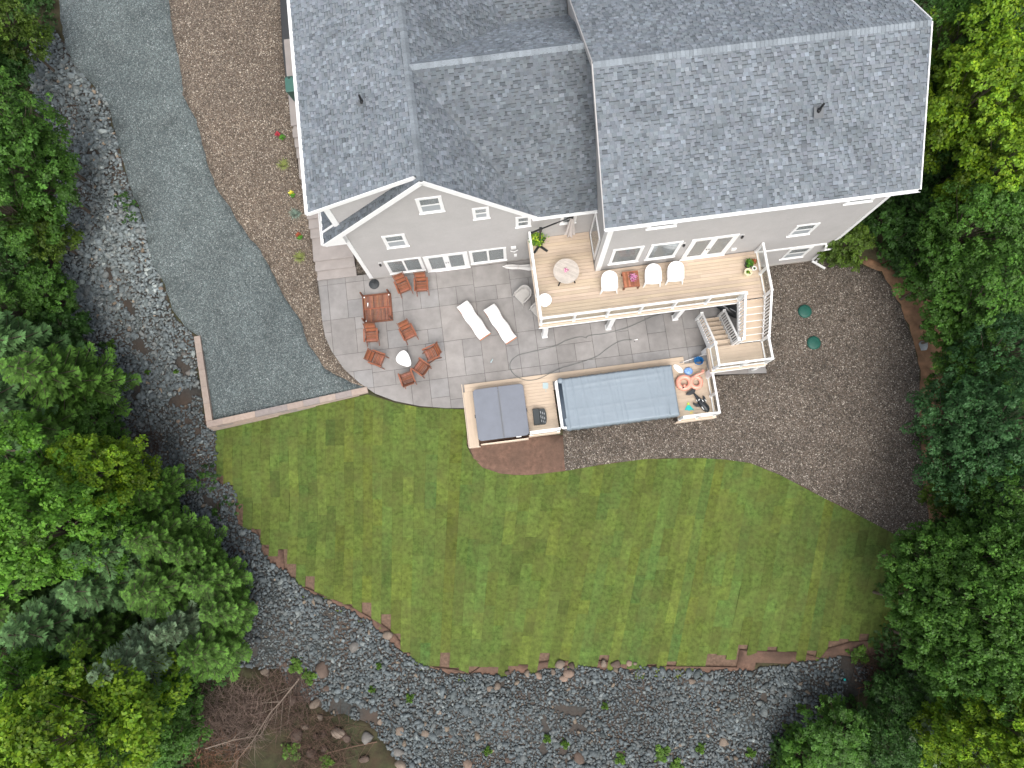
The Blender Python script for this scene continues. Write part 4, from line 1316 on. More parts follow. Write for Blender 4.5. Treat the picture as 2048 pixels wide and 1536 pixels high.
wp = make_tub(WHITEP)
for i, (u, v, lab) in enumerate(((1218, 564, 'white moulded armchair on the deck, left of the square wooden side table'),
                                 (1305, 550, 'white moulded armchair on the deck directly right of the square wooden side table'),
                                 (1350, 545, 'white moulded armchair on the deck nearest the glass doors, rightmost of the three'))):
    o = wp if i == 0 else copy_tree(wp)
    o.location = (*P(u, v, DZ + .4), DZ + .002); o.rotation_euler = (0, 0, pdir(u, v, 1.5, 22, DZ)); o.scale = (1.06, 1.02, 1)
    tag(o, lab, 'armchair', 'white moulded armchairs on the deck')
    for c_ in o.children: pass

# round table with flowers
rt = empty('round_table', (*P(1132.5, 542, DZ + .72), DZ + .002), 0, 'round grey-beige slatted table on the deck with dark legs', 'table')
Rr = .55
TT = mat('weathered_slats', (.47, .43, .385), .75, tint=True, noise=.08, nscale=6)
ang = pdir(1132, 542, 20, 9, 3)
mt = Matrix.Rotation(ang, 4, 'Z')
k = 15; w = 2 * Rr / k
for i in range(k):
    y0, y1 = -Rr + i * w, -Rr + (i + 1) * w
    win = [(-1, y0 + .003), (1, y0 + .003), (1, y1 - .003), (-1, y1 - .003)]
    circ = [((Rr - .03) * math.cos(q * math.pi / 24), (Rr - .03) * math.sin(q * math.pi / 24)) for q in range(48)]
    c = clip_convex(circ, win)
    if len(c) < 3: continue
    kk = rf.uniform(.92, 1.06)
    o = MB().prism(c, .70, .72, (kk, kk, kk)).build('slat', TT, rt); o.rotation_euler = (0, 0, ang)
rg = MB()
for q in range(48):
    a0, a1 = q * math.pi / 24, (q + 1) * math.pi / 24
    rg.prism([((Rr - .03) * math.cos(a0), (Rr - .03) * math.sin(a0)), (Rr * math.cos(a0), Rr * math.sin(a0)), (Rr * math.cos(a1), Rr * math.sin(a1)), ((Rr - .03) * math.cos(a1), (Rr - .03) * math.sin(a1))], .69, .725)
rg.build('rim', TT, rt)
for q in range(4):
    a = math.radians(-125 + 90 * q)
    MB().bar((.12 * math.cos(a), .12 * math.sin(a), .69), (.52 * math.cos(a), .52 * math.sin(a), 0), .05, .045).build('leg', BLACKM, rt)

LEAFM = {}
def leafmat(name, col, trans=.25, rough=.6, noise=0):
    m = bpy.data.materials.new(name); m.use_nodes = True
    nt = m.node_tree
    b = nt.nodes['Principled BSDF']; b.inputs['Roughness'].default_value = rough; b.inputs['Specular IOR Level'].default_value = .3
    at = N(nt, 'ShaderNodeAttribute', attribute_name='tint')
    mx = N(nt, 'ShaderNodeMix', data_type='RGBA', blend_type='MULTIPLY'); mx.inputs[0].default_value = 1; mx.inputs[6].default_value = (*col, 1)
    nt.links.new(at.outputs['Color'], mx.inputs[7]); nt.links.new(mx.outputs[2], b.inputs['Base Color'])
    if trans:
        tr = N(nt, 'ShaderNodeBsdfTranslucent'); nt.links.new(mx.outputs[2], tr.inputs[0])
        ms = N(nt, 'ShaderNodeMixShader'); ms.inputs[0].default_value = trans
        nt.links.new(b.outputs[0], ms.inputs[1]); nt.links.new(tr.outputs[0], ms.inputs[2])
        nt.links.new(ms.outputs[0], nt.nodes['Material Output'].inputs['Surface'])
    return m
PETAL = leafmat('petals', (.9, .9, .9), .15)
PLEAF = leafmat('plant_leaves', (.10, .22, .03), .2)
def tuft(rad, hgt, n, size, r, droop=.5, tints=((1, 1, 1),), up_=.6, center=(0, 0, 0), long_=1.0):
    """loose bunch of small leaves or petals"""
    mb = MB()
    for i in range(n):
        a = r.uniform(0, 6.283); e = math.acos(r.uniform(0.05, 1)) ; rr_ = rad * r.uniform(.35, 1)
        c = Vector((center[0] + rr_ * math.sin(e) * math.cos(a), center[1] + rr_ * math.sin(e) * math.sin(a), center[2] + hgt * (.25 + .75 * math.cos(e) * r.uniform(.5, 1))))
        d = Vector((math.cos(a + r.uniform(-.8, .8)), math.sin(a + r.uniform(-.8, .8)), r.uniform(-.3, .6))).normalized()
        s = d.cross(Vector((r.uniform(-.4, .4), r.uniform(-.4, .4), 1))).normalized()
        k = size * r.uniform(.6, 1.3)
        t = tints[r.randrange(len(tints))]; q = r.uniform(.75, 1.25)
        mb.add([c - d * k * long_ * .5, c + s * k * .35, c + d * k * long_ * .6, c - s * k * .35], [(0, 1, 2, 3)], tuple(x * q for x in t))
    return mb
def pot(parent, r0, r1, h, m, n=14):
    return MB().lathe([(r0, 0), (r1, h), (r1 + .012, h), (r1 + .012, h + .02), (r1 - .02, h + .02), (r1 - .025, h - .03), (0, h - .03)], n=n).build('pot', m, parent, smooth=False)
fl = empty('flower_vase', (*P(1132, 540, DZ + .8), DZ + .727), 0, 'small pink flower arrangement in the middle of the round deck table', 'flowers')
pot(fl, .04, .05, .07, WHITEP, 10)
tuft(.10, .14, 60, .06, rf, tints=((.75, .22, .42), (.55, .10, .28), (.8, .45, .55))).build('flowers', PETAL, fl)
tuft(.08, .08, 24, .05, rf).build('leaves', PLEAF, fl)
# white round side table
wt = empty('side_table', (*P(1090, 600, DZ + .45), DZ + .002), 0, 'small round white table in the corner of the deck railing', 'table')
MB().lathe([(.24, .44), (.28, .45), (.285, .47), (.27, .47), (.265, .458), (0, .458)], n=32).build('table_top', WHITEP, wt, smooth=False)
MB().lathe([(.19, 0), (.17, .02), (.035, .04), (.035, .44)], n=20).build('pedestal', WHITEP, wt)
MB().bar((-.02, .12, .465), (-.05, .01, .47), .025, .01).build('groove', mat('grey_mark', (.3, .3, .32), .6), wt)
# square wooden side table and its flower pot
st_ = empty('side_table', (*P(1262, 558, DZ + .42), DZ + .002), YAW - .02, 'square reddish-brown wooden side table between the white chairs on the deck', 'table')
for i in range(7):
    MB().box(-.29 + i * .083, -.29 + i * .083 + .079, -.32, .32, .40, .42, tuple(x * 1.25 for x in wood(rf))).build('slat', TEAK, st_)
for q in ((-.34, .34, -.35, -.32), (-.34, .34, .32, .35), (-.34, -.295, -.32, .32), (.295, .34, -.32, .32)):
    MB().box(*q, .36, .425, (1.2, 1.1, 1.1)).build('frame_rail', TEAK, st_)
for sx in (-1, 1):
    for sy in (-1, 1): MB().box(sx * .31 - .03, sx * .31 + .03, sy * .32 - .03, sy * .32 + .03, 0, .36, (.8, .8, .8)).build('leg', TEAK, st_)
pf = empty('flower_pot', (*P(1266, 556, DZ + .55), DZ + .43), 0, 'pot of mauve pink flowers on the square wooden side table', 'potted plant')
pot(pf, .08, .10, .12, mat('terracotta', (.35, .12, .06), .8))
tuft(.20, .26, 190, .05, rf, tints=((.72, .25, .5), (.5, .12, .35), (.8, .5, .65), (.35, .10, .2)), center=(0, 0, .08)).build('flowers', PETAL, pf)
tuft(.19, .18, 70, .06, rf, tints=((.5, .8, .6), (.8, 1, .7)), center=(0, 0, .04)).build('leaves', PLEAF, pf)
# cantilever umbrella, closed
cu = empty('cantilever_umbrella', (*P(1079, 491, DZ + .04), DZ + .002), 0, 'closed beige cantilever parasol on a black mast at the back corner of the deck', 'umbrella')
bx, by = cu.location.x, cu.location.y
def lc(u, v, z):
    x, y = P(u, v, z); return (x - bx, y - by, z - DZ)
p1, p2 = lc(1068, 506, DZ + .03), lc(1091, 475, DZ + .03)
q1, q2 = lc(1076, 490, DZ + .03), lc(1095, 503, DZ + .03)
MB().bar(p1, p2, .10, .05).build('foot_bar', BLACKM, cu); MB().bar((q1[0], q1[1], q1[2] + .02), (q2[0], q2[1], q2[2] + .02), .10, .05).build('foot_bar', BLACKM, cu)
MB().tube([(0, 0, .03), (0, 0, 1.2), (.0, .0, 2.0)], .035, 8).build('mast', BLACKM, cu)
MB().box(-.06, .06, -.05, .05, 1.75, 2.05).build('slider_housing', BLACKM, cu)
z_lo, z_hi = DZ + 1.85, DZ + 2.55
blo = lc(1062, 466, z_lo); bhi = lc(1146, 433, z_hi)
blo = Vector(blo); bhi = Vector(bhi)
MB().bar(blo, blo.lerp(bhi, .28), .07, .06).bar(blo.lerp(bhi, .26), blo.lerp(bhi, .62), .052, .05).bar(blo.lerp(bhi, .6), bhi, .04, .04).build('boom', BLACKM, cu)
MB().bar(blo, (0, 0, 1.98), .045).bar((0, 0, 1.98), blo.lerp(bhi, .27), .04).build('brace', BLACKM, cu)
cv = MB(); n = 16; top = bhi + Vector((-.02, -.03, -.08))
prof = [(.04, 0), (.09, -.25), (.14, -.7), (.19, -1.15), (.24, -1.5), (.26, -1.62)]
vs = []
for r_, dz in prof:
    for q in range(n):
        a = q * 2 * math.pi / n
        rr_ = r_ * (1.0 if q % 2 else .62)
        vs.append((top.x + rr_ * math.cos(a), top.y + rr_ * math.sin(a), top.z + dz * (1 if q % 2 else .97)))
cv.add(vs, [(i * n + q, i * n + (q + 1) % n, (i + 1) * n + (q + 1) % n, (i + 1) * n + q) for i in range(len(prof) - 1) for q in range(n)])
CANV = mat('beige_canvas', (.52, .48, .455), .85, noise=.05, nscale=5)
cv.build('canopy', CANV, cu)
MB().lathe([(.05, 0), (.03, .10), (0, .12)], tuple(top), 8).build('hub', BLACKM, cu)
# second parasol, closed, lying by the wall
pl_ = empty('closed_parasol', (*P(1037, 534, .15), .002), pdir(1010, 533, 55, 2, .1), 'closed pale parasol lying on the patio against the house wall beside the deck', 'umbrella')
mb = MB(); n = 10; vs = []
prof = [(-.68, .03), (-.60, .09), (-.3, .12), (0, .10), (.25, .12), (.5, .16), (.62, .13)]
for x, r_ in prof:
    for q in range(n):
        a = q * 2 * math.pi / n; k = r_ * (1 if q % 2 else .7)
        vs.append((x, k * math.cos(a), .14 + k * math.sin(a)))
mb.add(vs, [(i * n + q, (i + 1) * n + q, (i + 1) * n + (q + 1) % n, i * n + (q + 1) % n) for i in range(len(prof) - 1) for q in range(n)] + [tuple(range(n))])
mb.build('canopy', mat('pale_canvas', (.60, .59, .58), .85), pl_)
MB().tube([(-.75, 0, .14), (1.1, 0, .10)], .02, 6).build('pole', WHITEP, pl_)
MB().tube([(-.02, -.11, .14), (-.02, 0, .26), (-.02, .11, .14)], .015, 5).build('strap', CANV, pl_)
# plants on the deck
pg = empty('potted_shrub', (*P(1073, 478, DZ + .5), DZ + .002), 0, 'leafy yellow-green shrub in a pot by the deck railing under the parasol boom', 'potted plant')
pot(pg, .15, .19, .32, mat('dark_grey_pot', (.10, .10, .10), .7))
tuft(.36, .55, 330, .11, rf, tints=((1.6, 1.3, .8), (4.0, 2.4, 1.6), (.7, .8, .6), (1.1, 1.1, .8)), center=(0, 0, .3)).build('leaves', PLEAF, pg)
tuft(.45, .3, 90, .05, rf, tints=((2.5, 2.2, 3), (1.6, 1.8, 1.4)), center=(.12, .1, .3)).build('trailing_leaves', PLEAF, pg)
def deck_pot(u, v, lab, r0, r1, h, m, tr, th, n, sz, tints, petals=None):
    e = empty('potted_plant', (*P(u, v, DZ + h), DZ + .002), 0, lab, 'potted plant')
    pot(e, r0, r1, h, m)
    tuft(tr, th, n, sz, rf, tints=tints, center=(0, 0, h - .05)).build('leaves', PLEAF, e)
    if petals: tuft(tr * .8, th * 1.1, 50, .045, rf, tints=petals, center=(0, 0, h - .02)).build('flowers', PETAL, e)
deck_pot(1498, 527, 'bushy dark green plant in a black pot by the right-hand deck railing', .12, .16, .26, mat('black_pot', (.03, .03, .03), .6), .2, .25, 110, .09, ((.4, .6, .7), (.7, .8, .7), (1, 1.2, .6)))
deck_pot(1507.5, 523, 'reddish-leaved plant in a terracotta pot by the right-hand deck railing', .08, .11, .2, bpy.data.materials['terracotta'], .13, .18, 70, .07, ((.6, .7, .4), (2.2, .8, .8)), ((.5, .06, .08), (.6, .2, .1)))
deck_pot(1496.5, 544, 'large cream-coloured pot with a small dark plant at the right end of the deck', .13, .16, .30, mat('cream_pot', (.72, .66, .46), .6), .08, .10, 40, .07, ((.3, .4, .4), (1.8, 1.4, .4)))
deck_pot(1508.5, 536.5, 'smallest white pot of seedlings at the right end of the deck', .07, .09, .15, WHITEP, .05, .08, 24, .05, ((.4, .5, .4),))

# ------------------------------------------------------------------ hot tub
TUBC = mat('grey_spa_cover', (.168, .185, .22), .6, noise=.06, nscale=2.5, bump=.2, bscale=7)
ht = hempty('hot_tub', 5.33, -7.18, 0, 0, 'square hot tub closed with a smooth grey folding cover', 'hot tub')
def rrect(hx, hy, rad, n=5):
    out = []
    for cx, cy, a0 in ((hx - rad, hy - rad, 0), (-hx + rad, hy - rad, 90), (-hx + rad, -hy + rad, 180), (hx - rad, -hy + rad, 270)):
        for k in range(n + 1):
            a = math.radians(a0 + 90 * k / n); out.append((cx + rad * math.cos(a), cy + rad * math.sin(a)))
    return out
MB().prism(rrect(1.08, 1.10, .15), -.62, .36).build('shell', mat('brown_spa_cabinet', (.14, .12, .11), .7), ht)
MB().prism(rrect(1.13, 1.15, .16), .34, .41).build('rim', mat('spa_rim', (.5, .5, .5), .4), ht)
for s in (-1, 1):                                   # the two halves of the cover
    pts = []
    for x, y in rrect(1.16, 1.18, .17):
        pts.append((x, y))
    h2 = clip_half(pts, (-.012, -5), (-.012, 5)) if s < 0 else clip_half(pts, (0.012, 5), (0.012, -5))
    h2 = [p for i, p in enumerate(h2) if math.dist(p, h2[i - 1]) > 1e-4]
    if area(h2) < 0: h2.reverse()
    z = [.50 + .045 * (1 - abs(p[0]) / 1.16) for p in h2]
    MB().prism(h2, .40, z).build('cover_half', TUBC, ht, bevel=.02)
MB().bar((0, -1.16, .545), (0, 1.0, .545), .028, .012).build('cover_seam', mat('cover_stitching', (.16, .165, .17), .7), ht)
MB().bar((-.06, -1.12, .540), (-.06, .95, .540), .01, .006).bar((.06, -1.12, .540), (.06, .95, .540), .01, .006).build('cover_strap', bpy.data.materials['cover_stitching'], ht)
arc = MB()
for k in range(24):
    a0, a1 = math.radians(105 + 150 * k / 24), math.radians(105 + 150 * (k + 1) / 24)
    q = lambda a, r_: (1.25 + r_ * math.cos(a), -.25 + r_ * 1.1 * math.sin(a), .508 + .045 * (1 - abs(1.25 + r_ * math.cos(a)) / 1.16))
    arc.add([q(a0, .60), q(a0, .64), q(a1, .64), q(a1, .60)], [(0, 1, 2, 3)])
for s in (-1, 1):
    MB().box(s * 1.17 - .02, s * 1.17 + .02, -.12, .04, .38, .46).build('handle', BLACKM, ht)
MB().box(.55, .78, -1.21, -1.14, .33, .38).build('latch', WHITEP, ht)
hw_ = MB().box(-1.1, 1.1, -1.30, -1.24, -.72, -.3).build('skirt_board', FASC, ht)
# ------------------------------------------------------------------ swim spa under a loose cover
SPAC = mat('blue_grey_tarp', (.215, .262, .305), .5, noise=.06, nscale=1.2, bump=.6, bscale=4)
ss = hempty('swim_spa', 10.63, -7.20, 0, 0, 'long swim spa under a wrinkled blue-grey cover rolled up at its left end', 'swim spa')
MB().prism(rrect(2.55, 1.08, .18), -.78, .60).build('shell', mat('spa_cabinet', (.16, .16, .16), .7), ss)
MB().prism([(x - .06, y) for x, y in rrect(2.66, 1.12, .14)], .58, .67).build('rim', WHITEP, ss, bevel=.015)
vs, fs = [], []; nx, ny = 110, 50
hx0, hx1, hy = -2.42, 2.70, 1.20
rw_ = random.Random(4)
folds = [(rw_.uniform(-2.3, 2.6), rw_.uniform(-.08, .08), rw_.uniform(.010, .04), rw_.uniform(.02, .05)) for _ in range(15)]
folds2 = [(rw_.uniform(-1, 1), rw_.uniform(-.03, .03), rw_.uniform(.006, .016), rw_.uniform(.02, .05)) for _ in range(5)]
edge = [rw_.uniform(0, 6.28) for _ in range(6)]
for i in range(nx + 1):
    for j in range(ny + 1):
        s, t = i / nx * 2 - 1, j / ny * 2 - 1
        # rounded-corner mapping
        x = (hx0 + hx1) / 2 + (hx1 - hx0) / 2 * s
        y = hy * t
        cx, cy = max(0, x - (hx1 - .22)), max(0, abs(y) - (hy - .22))
        dd = math.hypot(cx, cy)
        if dd > .22: x -= cx * (1 - .22 / dd); y -= math.copysign(cy * (1 - .22 / dd), y)
        ed = min(hx1 - x, hy - abs(y), (x - hx0) + .3)
        z = .70 + .035 * math.cos(s * 1.4) - .0 + .012 * math.sin(x * 1.7 + y * .8)
        fall = max(0, .10 - ed) / .10
        z -= .34 * fall ** 1.5 if fall > 0 else 0
        for (x0, sl, am, wd) in folds:
            z += am * math.exp(-((x - x0 - sl * y * 2) / wd) ** 2) * (.4 + .6 * abs(t) ** .6)
        for (y0, sl, am, wd) in folds2:
            z += am * math.exp(-((y - y0 - sl * x) / wd) ** 2)
        if fall > 0:
            y += math.copysign(.018 * fall * math.sin(x * 9 + edge[0]) + .012 * fall * math.sin(x * 23 + edge[1]), y)
            z += .03 * fall * math.sin(x * 17)
        if x < hx0 + .12: z += .05
        vs.append((x, y, z))
for i in range(nx):
    for j in range(ny):
        a = i * (ny + 1) + j
        fs.append((a, a + ny + 1, a + ny + 2, a + 1))
cvr = MB().add(vs, fs).build('cover', SPAC, ss, smooth=True)
so = cvr.modifiers.new('thick', 'SOLIDIFY'); so.thickness = .015
DRK = mat('dark_blue_roller', (.055, .075, .10), .5)
for x in (-2.50, -2.44, -2.56):
    MB().tube([(x, -1.02, .70), (x - .0, 1.02, .70)], .035, 8).build('roller_tube', DRK, ss, smooth=True)
cb = MB(); cb.lathe([(.0, -.05), (.10, -.03), (.14, .05), (.08, .10), (0, .11)], (-2.46, 1.06, .72), 9); cb.build('cover_bunch', SPAC, ss, smooth=True)
cb = MB(); cb.add([(-2.5, -.70, .74), (-2.36, -.62, .80), (-2.30, -1.15, .78), (-2.46, -1.20, .70)], [(0, 1, 2, 3)]); cb.build('cover_flap', SPAC, ss)
MB().box(-2.80, -2.70, -.12, .05, .38, .56).build('latch', mat('dark_brown_latch', (.05, .025, .02), .5), ss)
# black spa step
sp_ = hempty('spa_step', 7.05, -7.58, PZ, 0, 'dark grey two-level plastic spa step between the two spas', 'step')
a_ = pdir(1081, 832, 10, -1.0, .1)
sp_.rotation_euler = (0, 0, a_)
GP = mat('charcoal_plastic', (.035, .042, .045), .5)
MB().box(-.29, .0, -.36, .36, 0, .36, bev=.02).build('upper_step', GP, sp_)
curve = [(.0, -.36)] + [(.22 + .10 * math.cos(math.radians(a)), .36 * math.sin(math.radians(a))) for a in range(-85, 86, 17)] + [(.0, .36)]
MB().prism(curve, 0, .18).build('lower_step', GP, sp_)
for k in range(3):
    mbx = MB()
    for (y0, y1) in ((.14, .26), (-.08, .06), (-.24, -.14)):
        x = .05 + k * .08
        mbx.box(x, x + .018, y0 - .03 * k, y1 - .05 * k, .18, .186)
    mbx.build('tread_strip', mat('pale_strip', (.5, .52, .55), .5) if k == 0 else bpy.data.materials['pale_strip'], sp_)
# scoop net on the boards
nt_ = empty('pool_skimmer', (*P(1091, 772, .1), PZ + .002), 0, 'pale blue hand skimmer lying on the boards between the two spas', 'skimmer')
PB = mat('pale_blue_plastic', (.36, .46, .48), .5)
MB().prism([(x * .125, y * .125 + .02) for x, y in rrect(1, 1.1, .35)], 0, .02).build('net', PB, nt_)
MB().bar((.01, -.10, .015), (.02, -.28, .015), .018, .012).build('handle', PB, nt_)
# ------------------------------------------------------------------ pool toys
PINK = mat('peach_pink_vinyl', (.72, .33, .25), .35, noise=.05, nscale=5, coat=.3)
def torus(R_, r_, n=36, m=12, sx=1.0):
    mb = MB(); vs = []
    for i in range(n):
        a = i * 2 * math.pi / n
        for j in range(m):
            b = j * 2 * math.pi / m
            rr2 = R_ + r_ * math.cos(b) * (1 + .02 * math.sin(a * 9))
            vs.append((rr2 * math.cos(a) * sx, rr2 * math.sin(a), r_ + r_ * math.sin(b)))
    mb.add(vs, [(i * m + j, ((i + 1) % n) * m + j, ((i + 1) % n) * m + (j + 1) % m, i * m + (j + 1) % m) for i in range(n) for j in range(m)])
    return mb
f1 = empty('inflatable_ring', (*P(1368.5, 765, .2), PZ + .002), 0, 'peach pink inflatable swim ring with a folded bird head, nearest the swim spa', 'swim ring')
torus(.27, .115, sx=1.05).build('ring', PINK, f1, smooth=True)
MB().tube([(.02, -.12, .2), (-.03, -.16, .26), (-.06, -.24, .24)], [.055, .06, .03], 10).build('head', PINK, f1, smooth=True)
MB().tube([(-.06, -.22, .25), (-.10, -.30, .22)], [.045, .015], 8).build('beak', BLACKM, f1, smooth=True)
f2 = empty('inflatable_ring', (*P(1392.5, 764, .25), PZ + .05), 0, 'peach pink inflatable swim ring with a long curved neck, right of the other ring', 'swim ring')
rg2 = torus(.245, .10, sx=.95).build('ring', PINK, f2, smooth=True)
MB().tube([(-.12, .22, .16), (-.02, .30, .22), (.15, .36, .25), (.28, .43, .26), (.34, .52, .24), (.28, .53, .22), (.24, .48, .22)], [.06, .065, .055, .05, .055, .05, .02], 10).build('neck', PINK, f2, smooth=True)
# killer whale float
ok_ = empty('whale_float', (*P(1401, 803, .2), PZ + .002), pdir(1390, 785, 26, 32, .1), 'black and white inflatable killer whale lying by the platform railing', 'pool float')
BV = mat('black_vinyl', (.022, .026, .03), .35, coat=.3)
body = [(-.52, .03), (-.40, .05), (-.2, .09), (0, .14), (.2, .17), (.38, .17), (.5, .13), (.58, .05)]
mb = MB(); n = 14; vs = []
for x, r_ in body:
    for q in range(n):
        a = q * 2 * math.pi / n; vs.append((x, r_ * math.cos(a), .14 + r_ * .8 * math.sin(a)))
mb.add(vs, [(i * n + q, (i + 1) * n + q, (i + 1) * n + (q + 1) % n, i * n + (q + 1) % n) for i in range(len(body) - 1) for q in range(n)] + [tuple(range(n)), tuple(reversed(range((len(body) - 1) * n, len(body) * n)))])
mb.build('body', BV, ok_, smooth=True)
def pad(pts, z, th, name, m, par):
    p = list(pts)
    if area(p) < 0: p.reverse()
    return MB().prism(p, z, z + th).build(name, m, par, bevel=min(.02, th * .4))
pad([(-.46, -.02), (-.52, -.22), (-.64, -.34), (-.70, -.22), (-.66, -.04), (-.70, .12), (-.66, .24), (-.54, .16), (-.46, .04)], .10, .07, 'tail_fluke', BV, ok_)
pad([(.22, .12), (.10, .26), (-.06, .31), (-.16, .27), (-.06, .21), (.06, .10)], .06, .07, 'flipper', BV, ok_)
pad([(.22, -.12), (.10, -.28), (-.08, -.34), (-.18, -.28), (-.06, -.22), (.04, -.10)], .06, .07, 'flipper', BV, ok_)
MB().add([(-.10, .0, .24), (.12, .0, .27), (-.08, .0, .42), (-.10, .02, .24), (.12, .02, .27), (-.08, .02, .42)], [(0, 1, 2), (5, 4, 3), (0, 3, 4, 1), (1, 4, 5, 2), (2, 5, 3, 0)]).build('dorsal_fin', BV, ok_)
for (x, y, w, h_) in ((.30, -.135, .16, .035), (.02, .07, .12, .04), (-.10, -.02, .04, .09), (.1, .22, .10, .03), (-.12, -.11, .1, .03)):
    zz = .14 + .8 * math.sqrt(max(0, np.interp(x, [b[0] for b in body], [b[1] for b in body]) ** 2 - y * y)) + .004 if abs(y) < .15 else .135
    MB().box(x - w / 2, x + w / 2, y - h_ / 2, y + h_ / 2, zz - .02, zz + .006).build('white_patch', WHITEP, ok_)
# blue patterned float, teal fin toy, yellow toy, white oval board
BL = mat('blue_patterned_fabric', (.05, .12, .55), .5, noise2=.95, n2scale=16, col2=(.35, .6, .8))
bb_ = empty('swim_bag', (*P(1377, 742, .1), PZ - .04), 0, 'blue and white patterned bag crumpled behind the pink swim rings', 'bag')
tfm = MB().lathe([(.15, 0), (.19, .06), (.15, .13), (.05, .16), (0, .15)], n=9, sx=1.15); tfm.build('body', BL, bb_)
tuft(.17, .14, 40, .09, rf, tints=((1, 1.6, 3.2), (1.5, 1.8, 2.5), (.3, .5, 2.5))).build('folds', PETAL, bb_)
ovp = empty('oval_board', (*P(1356.5, 737.5, .1), PZ + .002), pdir(1350, 732, 18, 16, 0), 'white oval board lying by the top corner of the swim spa', 'board')
MB().prism([(.27 * math.cos(q * math.pi / 12), .13 * math.sin(q * math.pi / 12)) for q in range(24)], 0, .05).build('board', WHITEP, ovp, bevel=.015)
tl = empty('swim_fin', (*P(1377, 811, .1), PZ + .002), pdir(1372, 800, 2, 14, 0) , 'turquoise and yellow-green mermaid tail fin beside the whale float', 'toy')
TEAL = mat('turquoise_fabric', (.01, .55, .52), .5, noise=.15, nscale=12); YG = mat('yellow_green_fabric', (.5, .62, .12), .6)
pad([(-.02, -.05), (-.02, .05), (.10, .14), (.24, .24), (.20, .10), (.24, 0), (.19, -.08), (.20, -.20), (.08, -.13)], 0, .03, 'fin', TEAL, tl)
pad([(-.14, -.04), (-.14, .06), (-.02, .055), (-.02, -.055)], 0, .05, 'foot_pocket', YG, tl)
yt = empty('dive_toy', (*P(1381, 826, .05), PZ + .002), .3, 'tiny yellow plastic toy near the corner of the spa platform', 'toy')
MB().lathe([(.03, 0), (.035, .02), (.02, .03), (.02, .025), (0, .02)], n=8).build('ring', mat('yellow_plastic', (.75, .6, .08), .5), yt)
MB().bar((.03, .01, .01), (.14, .03, .01), .02).bar((.03, -.02, .01), (.10, -.05, .01), .015).build('arm', bpy.data.materials['yellow_plastic'], yt)
# blue bucket
bk = empty('bucket', (*P(1397, 722, .2), .002), 0, 'bright blue plastic bucket under the stair landing', 'bucket')
BLUE = mat('blue_plastic', (.01, .13, .34), .4)
MB().lathe([(.15, 0), (.185, .26), (.205, .27), (.205, .29), (.17, .29), (.165, .25), (.14, .03), (0, .03)], n=8, sx=1.1).build('body', BLUE, bk)
MB().tube([(-.20, 0, .28), (-.22, .1, .24), (-.17, .2, .26)], .012, 5).build('handle', BLUE, bk)
# pole
pp0, pp1 = P(1366, 724, .1), P(1415, 707, .25)
pe = empty('net_pole', (*pp0, .08), 0, 'thin white pole lying from the platform to the foot of the stair landing', 'pole')
MB().tube([(0, 0, 0), (pp1[0] - pp0[0], pp1[1] - pp0[1], .22)], .013, 6).build('shaft', WHITEP, pe)
MB().bar((-.14, -.03, 0), (0, 0, 0), .05, .03).build('grip', mat('grey_rubber', (.25, .24, .23), .7), pe)
# things stored under the deck stairs
kb = empty('stored_kayak', (*P(1452, 612, .3), .002), pdir(1440, 600, 20, 14, 0), 'black kayak with pale stripes stored under the upper stairs', 'kayak')
mb = MB(); n = 10; vs = []
for x, r_ in ((-1.1, .02), (-.8, .18), (-.3, .30), (.3, .30), (.8, .18), (1.1, .02)):
    for q in range(n):
        a = q * 2 * math.pi / n; vs.append((x, r_ * math.cos(a), .25 + r_ * .7 * math.sin(a)))
mb.add(vs, [(i * n + q, (i + 1) * n + q, (i + 1) * n + (q + 1) % n, i * n + (q + 1) % n) for i in range(5) for q in range(n)] + [tuple(range(n)), tuple(reversed(range(5 * n, 6 * n)))])
mb.build('hull', BV, kb, smooth=True)
for (x, y, w) in ((-.2, .12, .5), (.35, -.05, .3), (.0, -.14, .25)):
    MB().bar((x - w / 2, y, .455), (x + w / 2, y + .03, .455), .035, .012).build('stripe', bpy.data.materials['pale_strip'], kb)
# garden hose
HOSE = mat('grey_green_hose', (.13, .145, .14), .6)
z5 = lambda x, y: (900 + x / 3.531, 640 + y / 3.531)
hp = [(1285, 140), (1215, 145), (1150, 175), (1080, 225), (1040, 255), (950, 290), (870, 315), (800, 335), (750, 355), (700, 380), (650, 405), (600, 422), (540, 425), (480, 405), (440, 370), (422, 320), (440, 280), (480, 250), (530, 235), (600, 220), (680, 200), (740, 185), (810, 150), (870, 130), (930, 118), (962, 128), (968, 116), (1010, 105), (1080, 98), (1180, 75), (1260, 50), (1330, 20), (1420, -20), (1520, -50)]
hp = [z5(*p) for p in hp]
hs = []
for i in range(len(hp) - 1):
    p0 = hp[max(0, i - 1)]; p1 = hp[i]; p2 = hp[i + 1]; p3 = hp[min(len(hp) - 1, i + 2)]
    for k in range(4):
        t = k / 4
        q = [0.5 * (2 * p1[d] + (p2[d] - p0[d]) * t + (2 * p0[d] - 5 * p1[d] + 4 * p2[d] - p3[d]) * t * t + (3 * p1[d] - p0[d] - 3 * p2[d] + p3[d]) * t ** 3) for d in (0, 1)]
        zz = .025 if q[1] < 743 + (q[0] - 1000) * -.12 else .085
        hs.append((*P(q[0], q[1], zz), zz))
ho = MB().tube(hs, .0125, 6).build('garden_hose', HOSE, smooth=True)
tag(ho, 'long grey-green garden hose looping over the patio and the edge of the spa platform', 'hose')
nz_ = empty('hose_nozzle', (*P(1268, 680, .05), .015), .2, 'metal spray nozzle at the end of the garden hose', 'nozzle')
MB().tube([(0, 0, .02), (.12, .0, .02), (.17, 0, .02)], [.022, .02, .03], 8).build('barrel', mat('steel', (.55, .55, .55), .3, metal=.8), nz_)
